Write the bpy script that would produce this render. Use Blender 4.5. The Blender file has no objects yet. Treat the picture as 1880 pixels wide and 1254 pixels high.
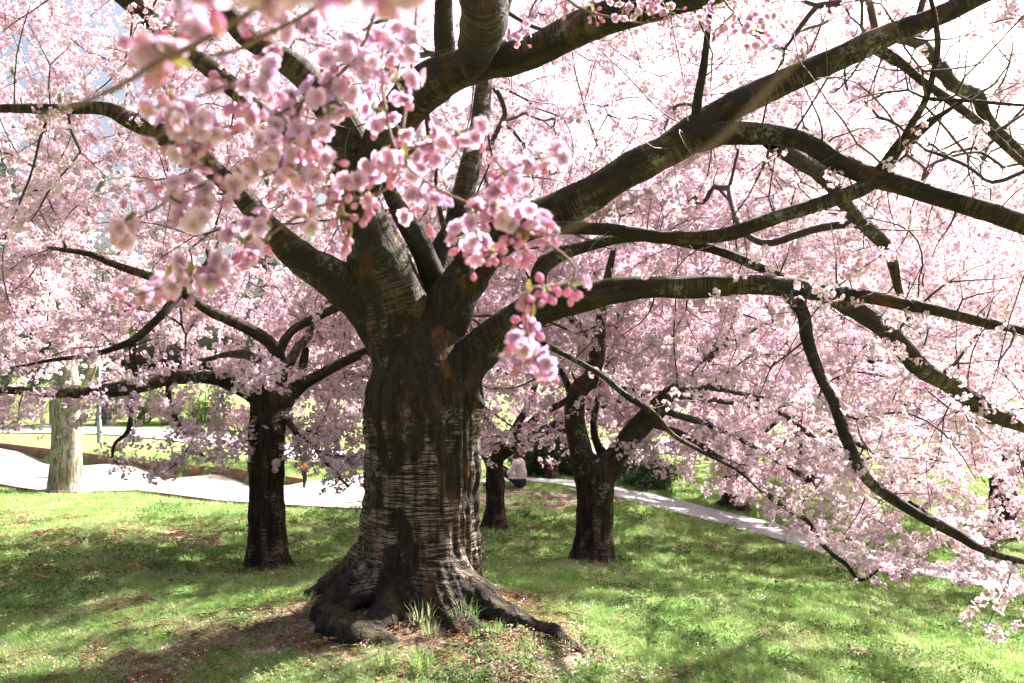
import bpy, math, random
import numpy as np
from mathutils import Vector, Matrix, Euler

random.seed(7)
RNG = np.random.default_rng(11)
R = math.radians
scene = bpy.context.scene
COL = scene.collection

# ------------------------------------------------------------------ camera, sky, sun, exposure
CAM_Z = 1.73
FPX, CX, HY = 1462.2, 940.0, 690.0          # focal length and horizon in pixels of the 1880 px frame
cam_d = bpy.data.cameras.new("camera")
cam = bpy.data.objects.new("camera", cam_d)
COL.objects.link(cam)
cam.location = (0, 0, CAM_Z)
cam.rotation_euler = (R(90), 0, 0)
cam_d.lens = 28.0
cam_d.sensor_width = 36.0
cam_d.shift_y = (HY - 627.0) / 1880.0
cam_d.clip_start = 0.05
cam_d.clip_end = 2000
cam_d.dof.use_dof = True
cam_d.dof.focus_distance = 6.0
cam_d.dof.aperture_fstop = 5.0
scene.camera = cam

SUN_AZ, SUN_EL = 47.0, 43.0
world = bpy.data.worlds.new("World")
scene.world = world
world.use_nodes = True
nt = world.node_tree
nt.nodes.clear()
sky = nt.nodes.new("ShaderNodeTexSky")
sky.sky_type = 'NISHITA'
sky.sun_disc = False
sky.sun_elevation = R(SUN_EL)
sky.sun_rotation = R(SUN_AZ)
sky.air_density = 1.0
sky.dust_density = 10.0
sky.ozone_density = 1.0
bg = nt.nodes.new("ShaderNodeBackground")
bg.inputs[1].default_value = 0.056
wo = nt.nodes.new("ShaderNodeOutputWorld")
nt.links.new(sky.outputs[0], bg.inputs[0])
nt.links.new(bg.outputs[0], wo.inputs[0])

S = Vector((math.sin(R(SUN_AZ)) * math.cos(R(SUN_EL)), math.cos(R(SUN_AZ)) * math.cos(R(SUN_EL)), math.sin(R(SUN_EL))))
sl = bpy.data.lights.new("sun", 'SUN')
sl.energy = 5.0
sl.angle = R(0.5)
sl.color = (1.0, 0.965, 0.92)
so = bpy.data.objects.new("sun", sl)
COL.objects.link(so)
so.rotation_euler = S.to_track_quat('Z', 'Y').to_euler()

scene.view_settings.view_transform = 'Standard'
scene.view_settings.look = 'None'
scene.view_settings.exposure = 2.4
scene.view_settings.gamma = 1.0
scene.view_settings.use_curve_mapping = False
cy = scene.cycles
cy.max_bounces = 4
cy.diffuse_bounces = 3
cy.glossy_bounces = 2
cy.transmission_bounces = 4
cy.transparent_max_bounces = 4
cy.caustics_reflective = False
cy.caustics_refractive = False
cy.use_denoising = True
cy.use_adaptive_sampling = True
cy.adaptive_threshold = 0.045
cy.adaptive_min_samples = 16
cy.sample_clamp_indirect = 8.0


# ------------------------------------------------------------------ helpers
def P(px, py, d):
    """a point seen at pixel (px, py) of the 1880 x 1254 frame, d metres in front of the camera"""
    return np.array([(px - CX) / FPX * d, d, CAM_Z - (py - HY) / FPX * d])


def _hash(ix, iy, iz, seed):
    h = (ix * 374761393 + iy * 668265263 + iz * 2147483647 + seed * 974634777) & 0xFFFFFFFF
    h = ((h ^ (h >> 13)) * 1274126177) & 0xFFFFFFFF
    h = ((h ^ (h >> 16)) * 2246822519) & 0xFFFFFFFF
    return ((h ^ (h >> 15)) & 0xFFFFFF) / float(0xFFFFFF)


def vnoise(p, seed=0):
    """value noise in [0,1] for an (n,3) array"""
    p = np.asarray(p, float)
    f = np.floor(p)
    i = f.astype(np.int64)
    t = p - f
    t = t * t * (3 - 2 * t)
    out = 0
    for dx in (0, 1):
        wx = t[:, 0] if dx else 1 - t[:, 0]
        for dy in (0, 1):
            wy = t[:, 1] if dy else 1 - t[:, 1]
            for dz in (0, 1):
                wz = t[:, 2] if dz else 1 - t[:, 2]
                out = out + wx * wy * wz * _hash(i[:, 0] + dx, i[:, 1] + dy, i[:, 2] + dz, seed)
    return out


def fbm(p, seed=0, octaves=3):
    p = np.asarray(p, float)
    a, s, tot = 1.0, 0, 0.0
    for o in range(octaves):
        s = s + a * vnoise(p * (2.03 ** o) + 13.7 * o, seed + o)
        tot += a
        a *= 0.5
    return s / tot


def new_mesh(name, verts, faces, smooth=True, mats=(), mat_idx=None, attrs=None):
    """faces: (n,3) / (n,4) array or list of such arrays"""
    me = bpy.data.meshes.new(name)
    verts = np.asarray(verts, np.float32)
    if isinstance(faces, np.ndarray):
        faces = [faces]
    faces = [np.asarray(f, np.int32) for f in faces if len(f)]
    nl = sum(f.size for f in faces)
    nf = sum(len(f) for f in faces)
    me.vertices.add(len(verts))
    me.vertices.foreach_set("co", verts.ravel())
    me.loops.add(nl)
    me.loops.foreach_set("vertex_index", np.concatenate([f.ravel() for f in faces]))
    me.polygons.add(nf)
    tot = np.concatenate([np.full(len(f), f.shape[1], np.int32) for f in faces])
    st = np.concatenate([[0], np.cumsum(tot)[:-1]]).astype(np.int32)
    me.polygons.foreach_set("loop_start", st)
    me.polygons.foreach_set("loop_total", tot)
    for m in mats:
        me.materials.append(m)
    if mat_idx is not None:
        me.polygons.foreach_set("material_index", np.asarray(mat_idx, np.int32))
    me.update(calc_edges=True)
    me.validate()
    if smooth:
        me.polygons.foreach_set("use_smooth", np.ones(len(me.polygons), bool))
    if attrs:
        for k, v in attrs.items():
            v = np.asarray(v, np.float32)
            if v.ndim == 1:
                a = me.attributes.new(k, 'FLOAT', 'POINT')
                a.data.foreach_set("value", v)
            else:
                a = me.attributes.new(k, 'FLOAT_VECTOR', 'POINT')
                a.data.foreach_set("vector", v.ravel())
    return me


class MB:
    """collects pieces of mesh"""
    def __init__(self):
        self.v, self.q, self.t, self.qm, self.tm, self.n = [], [], [], [], [], 0
        self.at = {}

    def add(self, v, f, m=0, **attrs):
        v = np.asarray(v, float).reshape(-1, 3)
        f = np.asarray(f, int)
        self.v.append(v)
        if f.shape[1] == 4:
            self.q.append(f + self.n)
            self.qm.append(np.full(len(f), m))
        else:
            self.t.append(f + self.n)
            self.tm.append(np.full(len(f), m))
        for k, a in attrs.items():
            self.at.setdefault(k, []).append(np.asarray(a, float))
        self.n += len(v)

    def mesh(self, name, mats, smooth=True):
        faces, mi = [], []
        if self.q:
            faces.append(np.concatenate(self.q)); mi.append(np.concatenate(self.qm))
        if self.t:
            faces.append(np.concatenate(self.t)); mi.append(np.concatenate(self.tm))
        at = {k: np.concatenate(a) for k, a in self.at.items()}
        return new_mesh(name, np.concatenate(self.v), faces, smooth, mats, np.concatenate(mi), at)

    def box(self, c, s, m=0, rz=0.0):
        x, y, z = [k / 2 for k in s]
        v = np.array([[-x, -y, -z], [x, -y, -z], [x, y, -z], [-x, y, -z], [-x, -y, z], [x, -y, z], [x, y, z], [-x, y, z]])
        ca, sa = math.cos(rz), math.sin(rz)
        v = np.stack([v[:, 0] * ca - v[:, 1] * sa, v[:, 0] * sa + v[:, 1] * ca, v[:, 2]], 1) + np.asarray(c)
        self.add(v, [[0, 3, 2, 1], [4, 5, 6, 7], [0, 1, 5, 4], [1, 2, 6, 5], [2, 3, 7, 6], [3, 0, 4, 7]], m)

    def tube(self, pts, rad, sides=8, m=0, cap=True, attr=False, disp=None):
        pts = np.asarray(pts, float)
        n = len(pts)
        rad = np.broadcast_to(np.asarray(rad, float), (n,))
        tg = np.gradient(pts, axis=0)
        tg /= np.linalg.norm(tg, axis=1)[:, None] + 1e-9
        main = tg.mean(0)
        ref = np.eye(3)[np.argmin(np.abs(main))]
        u = np.zeros_like(pts)
        cur = ref - tg[0] * ref.dot(tg[0])
        for i in range(n):
            cur = cur - tg[i] * cur.dot(tg[i])
            cur /= np.linalg.norm(cur) + 1e-9
            u[i] = cur
        w = np.cross(tg, u)
        a = np.linspace(0, 2 * np.pi, sides, endpoint=False)
        ca, sa = np.cos(a), np.sin(a)
        along = np.concatenate([[0], np.cumsum(np.linalg.norm(np.diff(pts, axis=0), axis=1))])
        bc = np.stack([np.broadcast_to(ca, (n, sides)) * rad[:, None], np.broadcast_to(sa, (n, sides)) * rad[:, None],
                       np.repeat(along[:, None], sides, 1)], 2)
        rr = np.repeat(rad[:, None], sides, 1)
        if disp is not None:
            rr = rr + disp(bc.reshape(-1, 3)).reshape(n, sides)
        v = pts[:, None, :] + (u[:, None, :] * ca[None, :, None] + w[:, None, :] * sa[None, :, None]) * rr[:, :, None]
        i = np.arange(n - 1)[:, None] * sides
        j = np.arange(sides)[None, :]
        j2 = (j + 1) % sides
        f = np.stack([i + j, i + j2, i + sides + j2, i + sides + j], 2).reshape(-1, 4)
        v = v.reshape(-1, 3)
        bcv = bc.reshape(-1, 3)
        kw = dict(bc=bcv) if attr else {}
        base = self.n
        self.add(v, f, m, **kw)
        if cap:
            kw = dict(bc=bcv[[-1]]) if attr else {}
            tip = pts[-1] + tg[-1] * rad[-1] * 0.6
            k0 = base + (n - 1) * sides
            self.v.append(tip[None]); 
            if attr: self.at['bc'].append(bcv[[-1]])
            ti = self.n
            self.n += 1
            self.t.append(np.array([[k0 + q, k0 + (q + 1) % sides, ti] for q in range(sides)]))
            self.tm.append(np.full(sides, m))


def tag(o, label=None, cat=None, group=None, kind=None):
    if label: o["label"] = label
    if cat: o["category"] = cat
    if group: o["group"] = group
    if kind: o["kind"] = kind
    return o


def empty(name, loc):
    o = bpy.data.objects.new(name, None)
    o.empty_display_size = 0.1
    COL.objects.link(o)
    o.location = loc
    return o


ROOTLOC = {}


def child(name, me, parent=None, loc=None, rot=None, scl=None):
    """links a mesh object; vertices (or loc) are in world space even under a parent"""
    o = bpy.data.objects.new(name, me)
    COL.objects.link(o)
    if loc is not None: o.location = loc
    if rot is not None: o.rotation_euler = rot
    if scl is not None: o.scale = (scl, scl, scl)
    if parent is not None:
        o.parent = parent
        top = parent
        while top.parent is not None:
            top = top.parent
        o.matrix_parent_inverse = Matrix.Translation(-Vector(top.location))
    return o


def child2(name, me, parent, loc, rot=None, scl=None):
    """sub-part of a part whose own origin is the world origin"""
    o = bpy.data.objects.new(name, me)
    COL.objects.link(o)
    o.location = loc
    if rot is not None: o.rotation_euler = rot
    if scl is not None: o.scale = (scl, scl, scl)
    o.parent = parent
    return o


# ------------------------------------------------------------------ node helpers
class NT:
    def __init__(self, name):
        self.m = bpy.data.materials.new(name)
        self.m.use_nodes = True
        self.t = self.m.node_tree
        self.t.nodes.clear()
        self.out = self.t.nodes.new("ShaderNodeOutputMaterial")

    def n(self, typ, **kw):
        nd = self.t.nodes.new(typ)
        for k, v in kw.items():
            if k.startswith("i_"):
                key = k[2:]
                key = int(key) if key.isdigit() else key
                nd.inputs[key].default_value = v
            else:
                setattr(nd, k, v)
        return nd

    def l(self, a, b):
        self.t.links.new(a, b)

    def noise(self, vec, scale, detail=3, rough=0.55, mapscale=None, dist=0.0):
        if mapscale is not None:
            mp = self.n("ShaderNodeMapping")
            mp.inputs['Scale'].default_value = mapscale
            self.l(vec, mp.inputs[0])
            vec = mp.outputs[0]
        nd = self.n("ShaderNodeTexNoise")
        nd.inputs['Scale'].default_value = scale
        nd.inputs['Detail'].default_value = detail
        nd.inputs['Roughness'].default_value = rough
        nd.inputs['Distortion'].default_value = dist
        self.l(vec, nd.inputs['Vector'])
        return nd.outputs['Fac']

    def ramp(self, fac, a, b):
        """smooth 0..1 step between a and b"""
        r = self.n("ShaderNodeMapRange", interpolation_type='SMOOTHSTEP')
        r.inputs['From Min'].default_value = a
        r.inputs['From Max'].default_value = b
        self.l(fac, r.inputs['Value'])
        return r.outputs[0]

    def math(self, op, a, b=None, c=None):
        nd = self.n("ShaderNodeMath", operation=op)
        for i, x in enumerate((a, b, c)):
            if x is None: continue
            if isinstance(x, (int, float)): nd.inputs[i].default_value = x
            else: self.l(x, nd.inputs[i])
        return nd.outputs[0]

    def mix(self, fac, a, b):
        nd = self.n("ShaderNodeMix", data_type='RGBA')
        for s, x in ((nd.inputs[0], fac), (nd.inputs[6], a), (nd.inputs[7], b)):
            if isinstance(x, (int, float)): s.default_value = x
            elif isinstance(x, tuple): s.default_value = (*x, 1)
            else: self.l(x, s)
        return nd.outputs[2]

    def principled(self, col, rough=0.9, bump=None, bstr=0.5, bdist=0.01, spec=0.3):
        p = self.n("ShaderNodeBsdfPrincipled")
        p.inputs['Roughness'].default_value = rough
        p.inputs['Specular IOR Level'].default_value = spec
        if isinstance(col, tuple): p.inputs['Base Color'].default_value = (*col, 1)
        else: self.l(col, p.inputs['Base Color'])
        if bump is not None:
            b = self.n("ShaderNodeBump")
            b.inputs['Strength'].default_value = bstr
            b.inputs['Distance'].default_value = bdist
            self.l(bump, b.inputs['Height'])
            self.l(b.outputs[0], p.inputs['Normal'])
        return p

    def done(self, shader):
        self.l(shader.outputs[0] if hasattr(shader, 'outputs') else shader, self.out.inputs[0])
        return self.m


def mat_bark(name, patch_lo=0.45, patch_hi=0.58, tan=(0.30, 0.21, 0.15), dark=(0.030, 0.020, 0.014),
             moss=1.0, lichen=0.5, streak=70.0, orange=0.5, crack=.75, zlo=None, zhi=None):
    t = NT(name)
    at = t.n("ShaderNodeAttribute", attribute_name="bc")
    v = at.outputs['Vector']
    geo = t.n("ShaderNodeNewGeometry")
    wpos = geo.outputs['Position']
    # horizontal lenticel bands round the stem
    st = t.noise(v, 1.0, 3, 0.6, (5.0, 5.0, streak), 0.4)
    st1 = t.ramp(st, 0.47, 0.56)
    pt = t.noise(v, 1.0, 3, 0.6, (4.2, 4.2, 1.6), 0.3)
    pm = t.ramp(pt, patch_lo, patch_hi)
    if zlo is not None:
        sp = t.n("ShaderNodeSeparateXYZ")
        t.l(v, sp.inputs[0])
        wob = t.noise(v, 5.0, 2)
        zz = t.math('ADD', sp.outputs[2], t.math('MULTIPLY', t.math('SUBTRACT', wob, 0.5), 0.7))
        pm = t.math('MULTIPLY', pm, t.math('MULTIPLY', t.ramp(zz, zlo - 0.08, zlo + 0.08), t.ramp(zz, zhi + 0.09, zhi - 0.09)))
    tanmask = t.math('MULTIPLY', st1, pm)
    crk = t.noise(v, 1.0, 4, 0.65, (17, 17, 2.6), 0.5)
    crm = t.ramp(crk, 0.40, 0.56)
    fine = t.noise(v, 60, 4, 0.7)
    dk = t.mix(fine, tuple(c * 0.45 for c in dark), tuple(min(1, c * 1.9) for c in dark))
    c2 = t.mix(t.math('MULTIPLY', t.ramp(t.noise(v, 5.5, 3, 0.6, (1, 1, .5)), 0.52, 0.68), orange), dk, (0.13, 0.055, 0.024))
    tn = t.mix(fine, tuple(c * 0.6 for c in tan), tuple(min(1, c * 1.35) for c in tan))
    c3 = t.mix(tanmask, c2, tn)
    c4 = t.mix(t.math('MULTIPLY', t.math('SUBTRACT', 1.0, crm), crack), c3, tuple(c * 0.35 for c in dark))
    # pale lichen crusts
    lc = t.math('MULTIPLY', t.ramp(t.noise(wpos, 3.1, 2), 0.60 - 0.08 * lichen, 0.70 - 0.06 * lichen), t.ramp(t.noise(wpos, 32, 4, 0.7), 0.48, 0.58))
    c5 = t.mix(t.math('MULTIPLY', lc, min(1.0, lichen)), c4, (0.36, 0.37, 0.31))
    # moss on upper sides
    sn = t.n("ShaderNodeSeparateXYZ")
    t.l(geo.outputs['Normal'], sn.inputs[0])
    mo = t.math('MULTIPLY', t.ramp(sn.outputs[2], 0.25, 0.85), t.ramp(t.noise(wpos, 4.5, 4, 0.65), 0.50, 0.62))
    c6 = t.mix(t.math('MULTIPLY', mo, moss), c5, t.mix(fine, (0.055, 0.062, 0.010), (0.17, 0.17, 0.035)))
    hgt = t.math('ADD', t.math('MULTIPLY', st, 0.5), t.math('ADD', t.math('MULTIPLY', crm, 0.7), t.math('MULTIPLY', fine, 0.55)))
    p = t.principled(c6, 0.82, hgt, 0.9, 0.018, 0.25)
    return t.done(p)


def mat_petal(name, c_in, c_mid, c_out, trans=0.5, var=0.5, dark=(0.80, 0.42, 0.54)):
    t = NT(name)
    at = t.n("ShaderNodeAttribute", attribute_name="pc")
    oi = t.n("ShaderNodeObjectInfo")
    f = at.outputs['Fac']
    col = t.mix(t.ramp(f, 0.0, 0.3), c_in, c_mid)
    col = t.mix(t.ramp(f, 0.35, 1.0), col, c_out)
    geo = t.n('ShaderNodeNewGeometry')
    cn = t.ramp(t.noise(geo.outputs['Position'], 1.6, 3, .6), .42, .66)
    col = t.mix(t.math('ADD', t.math('MULTIPLY', oi.outputs['Random'], var), t.math('MULTIPLY', cn, .3)), col, dark)
    d = t.n('ShaderNodeBsdfDiffuse')
    t.l(col, d.inputs[0])
    tr = t.n("ShaderNodeBsdfTranslucent")
    t.l(col, tr.inputs[0])
    ms = t.n("ShaderNodeMixShader")
    ms.inputs[0].default_value = trans
    t.l(d.outputs[0], ms.inputs[1])
    t.l(tr.outputs[0], ms.inputs[2])
    return t.done(ms)


def mat_leaf(name, ca, cb, trans=0.45, rough=0.55, spec=0.3, straw=None):
    t = NT(name)
    oi = t.n("ShaderNodeObjectInfo")
    geo = t.n("ShaderNodeNewGeometry")
    nz = t.noise(geo.outputs['Position'], 2.3, 2)
    col = t.mix(t.math('ADD', t.math('MULTIPLY', oi.outputs['Random'], 0.6), t.math('MULTIPLY', nz, 0.4)), ca, cb)
    if straw is not None:
        pn = t.math('ADD', t.math('MULTIPLY', t.noise(geo.outputs['Position'], 1.3, 4, .65), .8), t.math('MULTIPLY', oi.outputs['Random'], .2))
        col = t.mix(t.math('MULTIPLY', t.ramp(pn, .46, .64), .6), col, straw)
    if spec < .38:
        d = t.n('ShaderNodeBsdfDiffuse')
        t.l(col, d.inputs[0])
    else:
        d = t.principled(col, rough, spec=spec)
    tr = t.n("ShaderNodeBsdfTranslucent")
    t.l(col, tr.inputs[0])
    ms = t.n("ShaderNodeMixShader")
    ms.inputs[0].default_value = trans
    t.l(d.outputs[0], ms.inputs[1])
    t.l(tr.outputs[0], ms.inputs[2])
    return t.done(ms)


def mat_plain(name, col, rough=0.8, nscale=20.0, var=0.3, bstr=0.2, bdist=0.01, spec=0.3, metal=0.0):
    t = NT(name)
    geo = t.n("ShaderNodeNewGeometry")
    nz = t.noise(geo.outputs['Position'], nscale, 4, 0.6)
    c = t.mix(nz, tuple(k * (1 - var) for k in col), tuple(min(1, k * (1 + var)) for k in col))
    p = t.principled(c, rough, nz, bstr, bdist, spec)
    p.inputs['Metallic'].default_value = metal
    return t.done(p)


M = {}
M['bark_main'] = mat_bark("bark_old_cherry", 0.465, 0.515, dark=(0.026, 0.017, 0.012), tan=(0.28, 0.21, 0.165), lichen=0.35, moss=0.22, orange=0.8, crack=.7, streak=88, zlo=0.35, zhi=1.45)
M['bark_limb'] = mat_bark("bark_limb", 0.42, 0.60, dark=(0.022, 0.015, 0.011), tan=(0.10, 0.068, 0.043), streak=60, lichen=0.4, moss=0.8, orange=0.5, crack=.35)
M['bark_mid'] = mat_bark("bark_cherry", 0.48, 0.60, tan=(0.20, 0.14, 0.10), lichen=0.4, moss=0.8)
M['bark_twig'] = mat_plain("bark_twig", (0.055, 0.036, 0.030), 0.7, 30, 0.5)
M['bark_plane'] = mat_bark("bark_grey_green", 0.30, 0.5, tan=(0.34, 0.33, 0.28), dark=(0.20, 0.19, 0.13), streak=5, lichen=0.7, moss=0.3, orange=0.0)
M['bark_far'] = mat_plain("bark_far", (0.10, 0.085, 0.07), 0.9, 8, 0.4)
M['petal'] = mat_petal("petal", (0.72, 0.42, 0.52), (0.84, 0.70, 0.765), (0.875, 0.80, 0.845), 0.47, 0.36, dark=(0.73, 0.46, 0.57))
M['petal_near'] = mat_petal("petal_near", (0.72, 0.38, 0.56), (0.82, 0.545, 0.75), (0.87, 0.69, 0.86), 0.5, 0.4, dark=(0.78, 0.44, 0.66))
M['stamen'] = mat_plain("stamen", (0.75, 0.55, 0.22), 0.6)
M['bud'] = mat_petal("bud", (0.42, 0.10, 0.18), (0.66, 0.27, 0.44), (0.78, 0.45, 0.61), 0.3, 0.35, dark=(0.58, 0.2, 0.36))
M['stalk'] = mat_plain("stalk", (0.20, 0.20, 0.06), 0.6, 40, 0.4)
M['young_leaf'] = mat_leaf("young_leaf", (0.22, 0.12, 0.04), (0.25, 0.26, 0.07), 0.4)
M['spray_twig'] = mat_plain("spray_twig", (0.15, 0.085, 0.06), 0.7, 60, 0.4)
M['blade'] = mat_leaf("grass_blade", (0.165, 0.32, 0.07), (0.38, 0.48, 0.20), 0.48, 0.5, 0.35, straw=(0.48, 0.44, 0.26))
M['weed'] = mat_leaf("weed_leaf", (0.07, 0.14, 0.035), (0.13, 0.22, 0.07), 0.35, 0.42, 0.3)
M['dead'] = mat_leaf("dead_leaf", (0.16, 0.085, 0.04), (0.30, 0.20, 0.12), 0.2, 0.7, 0.3)
M['fallen_petal'] = mat_petal("fallen_petal", (0.85, 0.7, 0.74), (0.85, 0.7, 0.74), (0.88, 0.76, 0.79), 0.3, 0.2)
M['far_leaf'] = mat_leaf("far_leaf", (0.09, 0.14, 0.04), (0.22, 0.26, 0.10), 0.4, 0.6)
M['conifer'] = mat_leaf("conifer_needle", (0.05, 0.085, 0.05), (0.10, 0.14, 0.09), 0.2, 0.6)
M['evergreen'] = mat_leaf("evergreen_leaf", (0.03, 0.06, 0.02), (0.08, 0.12, 0.04), 0.2, 0.35, 0.5)
M['dry'] = mat_leaf("dry_shrub", (0.28, 0.24, 0.15), (0.38, 0.34, 0.22), 0.3, 0.7)
M['rust'] = mat_plain("rusted_steel", (0.20, 0.105, 0.06), 0.85, 6, 0.45, 0.3)
M['steel'] = mat_plain("painted_steel", (0.22, 0.26, 0.31), 0.45, 9, 0.2, 0.05, spec=0.5)
M['wire'] = mat_plain("galvanised_wire", (0.42, 0.43, 0.44), 0.5, 9, 0.2, 0.05, spec=0.5)
M['kerb'] = mat_plain("kerb_edge", (0.15, 0.085, 0.06), 0.9, 12, 0.4)


# ------------------------------------------------------------------ terrain
ANCH = [(0, 0, 0), (-3, 0, 0.02), (3, 0, -.15), (-2, 4, 0), (1.2, 4.6, -.04), (-.66, 5.9, 0.02), (-.66, 7.2, -.06), (-2.77, 9, -.44), (.96, 9.5, -.54), (-.31, 13, -.74),
        (-11.2, 20, -1.17), (-2.98, 15, -.85), (-12.9, 20, -1.05), (-6.1, 16.5, -.92), (-8.7, 18.5, -1.0), (-6, 8, -.25), (-7.5, 12, -.55),
        (2.79, 17, -1.03), (4.32, 15.8, -1.29), (5.06, 14.8, -1.40), (5.86, 14, -1.55), (6.77, 13, -1.58), (7.72, 12, -1.6), (.74, 18, -.73),
        (3.86, 6, -.6), (4.16, 8, -.80), (3.06, 8, -.53), (2.2, 6.2, -.18), (6.0, 9.5, -1.25), (3.2, 11, -.92),
        (-18, 28, -.72), (-13.8, 25.5, -.80), (-10.3, 23.5, -.88), (-7.2, 22, -.97), (-5.3, 20.5, -1.05), (-4.7, 23, -1.2), (-3.2, 26, -1.15), (-7.0, 32, -1.8),
        (-25, 36, -.85), (-15, 38, -.95), (-40, 40, -.8), (-20, 55, -.6), (0, 40, -1.6), (10, 20, -1.9), (18, 35, .1), (25, 48, 1.2), (8, 45, -.6), (14, 24, -1.5),
        (30, 15, -3), (15, 0, -1.7), (-30, 5, -.2), (-20, -15, 0), (20, -15, -1.4), (0, -20, 0), (-40, 70, -.3), (0, 75, -.2), (40, 70, 1.5), (-10, 4, -.05)]
_A = np.array(ANCH, float)
_C = 1.2


def _phi(d2):
    return -np.sqrt(d2 + _C * _C)


_n = len(_A)
_K = np.zeros((_n + 3, _n + 3))
_K[:_n, :_n] = _phi(((_A[:, None, :2] - _A[None, :, :2]) ** 2).sum(2)) - 0.02 * np.eye(_n)
_K[:_n, _n] = _K[_n, :_n] = 1
_K[:_n, _n + 1:] = _A[:, :2]
_K[_n + 1:, :_n] = _A[:, :2].T
_W = np.linalg.solve(_K, np.concatenate([_A[:, 2], np.zeros(3)]))

TREES = {'main': (-.666, 5.9), 'left': (-2.77, 9.0), 'right': (.96, 9.5), 'mid': (-.31, 13.0), 'plane': (-11.2, 20.0)}
K_LINE = np.array([[-30, 21.5], [-15.7, 20.5], [-12.9, 20], [-8.73, 18.5], [-6.09, 16.5], [-2.98, 15], [-2.2, 14.9], [-.9, 16.2]])
W_LINE = np.array([[-34, 32], [-22.4, 30], [-18, 28], [-13.8, 25.5], [-10.3, 23.5], [-7.22, 22], [-5.33, 20.5], [-4.7, 23], [-3.2, 26]])
PATH = np.array([[-.9, 18.4], [.8, 18.2], [2.79, 17], [4.32, 15.8], [5.06, 14.8], [5.86, 14], [6.77, 13], [7.72, 12], [9.3, 10], [11.5, 6.5], [14, 0]])


def ground(x, y):
    x = np.atleast_1d(np.asarray(x, float))
    y = np.atleast_1d(np.asarray(y, float))
    xc, yc = np.clip(x, -42, 42), np.clip(y, -22, 76)
    z = np.full(x.shape, _W[_n])
    z = z + _W[_n + 1] * xc + _W[_n + 2] * yc
    for i in range(_n):
        z = z + _W[i] * _phi((xc - _A[i, 0]) ** 2 + (yc - _A[i, 1]) ** 2)
    p = np.stack([x, y, np.zeros_like(x)], -1).reshape(-1, 3)
    near = np.clip(1 - (np.hypot(x, y) - 14) / 10, 0, 1)
    z = z + ((fbm(p * 2.2, 5) - .5) * .07 + (fbm(p * 9, 8, 2) - .5) * .03).reshape(x.shape) * near
    d = np.hypot(x + .62, y - 5.7)
    z = z + 0.12 * np.exp(-(d / .75) ** 2) + .10 * np.exp(-(np.hypot((x - .12) / 1.3, y - 4.85) / .42) ** 2)
    d = np.hypot(x - .96, y - 9.4)
    z = z + 0.07 * np.exp(-(d / .45) ** 2)
    return z


def gz(x, y):
    return float(ground(x, y)[0])


def soilmask(x, y):
    """share of bare earth, 0..1"""
    p = np.stack([x, y, np.zeros_like(x)], -1)
    n1 = fbm(p * .9, 21)
    n2 = fbm(p * 4.0, 31)
    n = .55 * n1 + .45 * n2
    s = np.clip((n - .56) * 7, 0, 1) * .75
    s = np.where(x < -.2, np.clip((n - .49) * 7, 0, 1) * .85, s)
    far = np.clip((y - 11) / 5, 0, 1)
    s = s * (1 - .6 * far)
    for k, r, a in (('main', 1.05, 1.0), ('left', .42, .9), ('right', .6, .9), ('mid', .6, .8)):
        cx, cyy = TREES[k]
        sx = 1.0
        d = np.hypot((x - cx - (-.12 if k == 'main' else 0.05)) * .8, y - cyy + (.35 if k == 'main' else .1))
        s = np.maximum(s, a * np.clip((r * (.75 + .55 * n2) - d) / (.3 * r) + .1, 0, 1))
    d = np.hypot((x + .05) / 1.15, (y - 4.68) / .50)
    s = np.maximum(s, np.clip((1.0 + .9 * (n2 - .5) - d) * 2.2, 0, .95))
    d = np.hypot((x - .25) / 1.7, (y - 16.2) / 1.2)
    s = np.maximum(s, np.clip((1.1 + .6 * (n2 - .5) - d) * 2.5, 0, .9))
    return s


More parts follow.
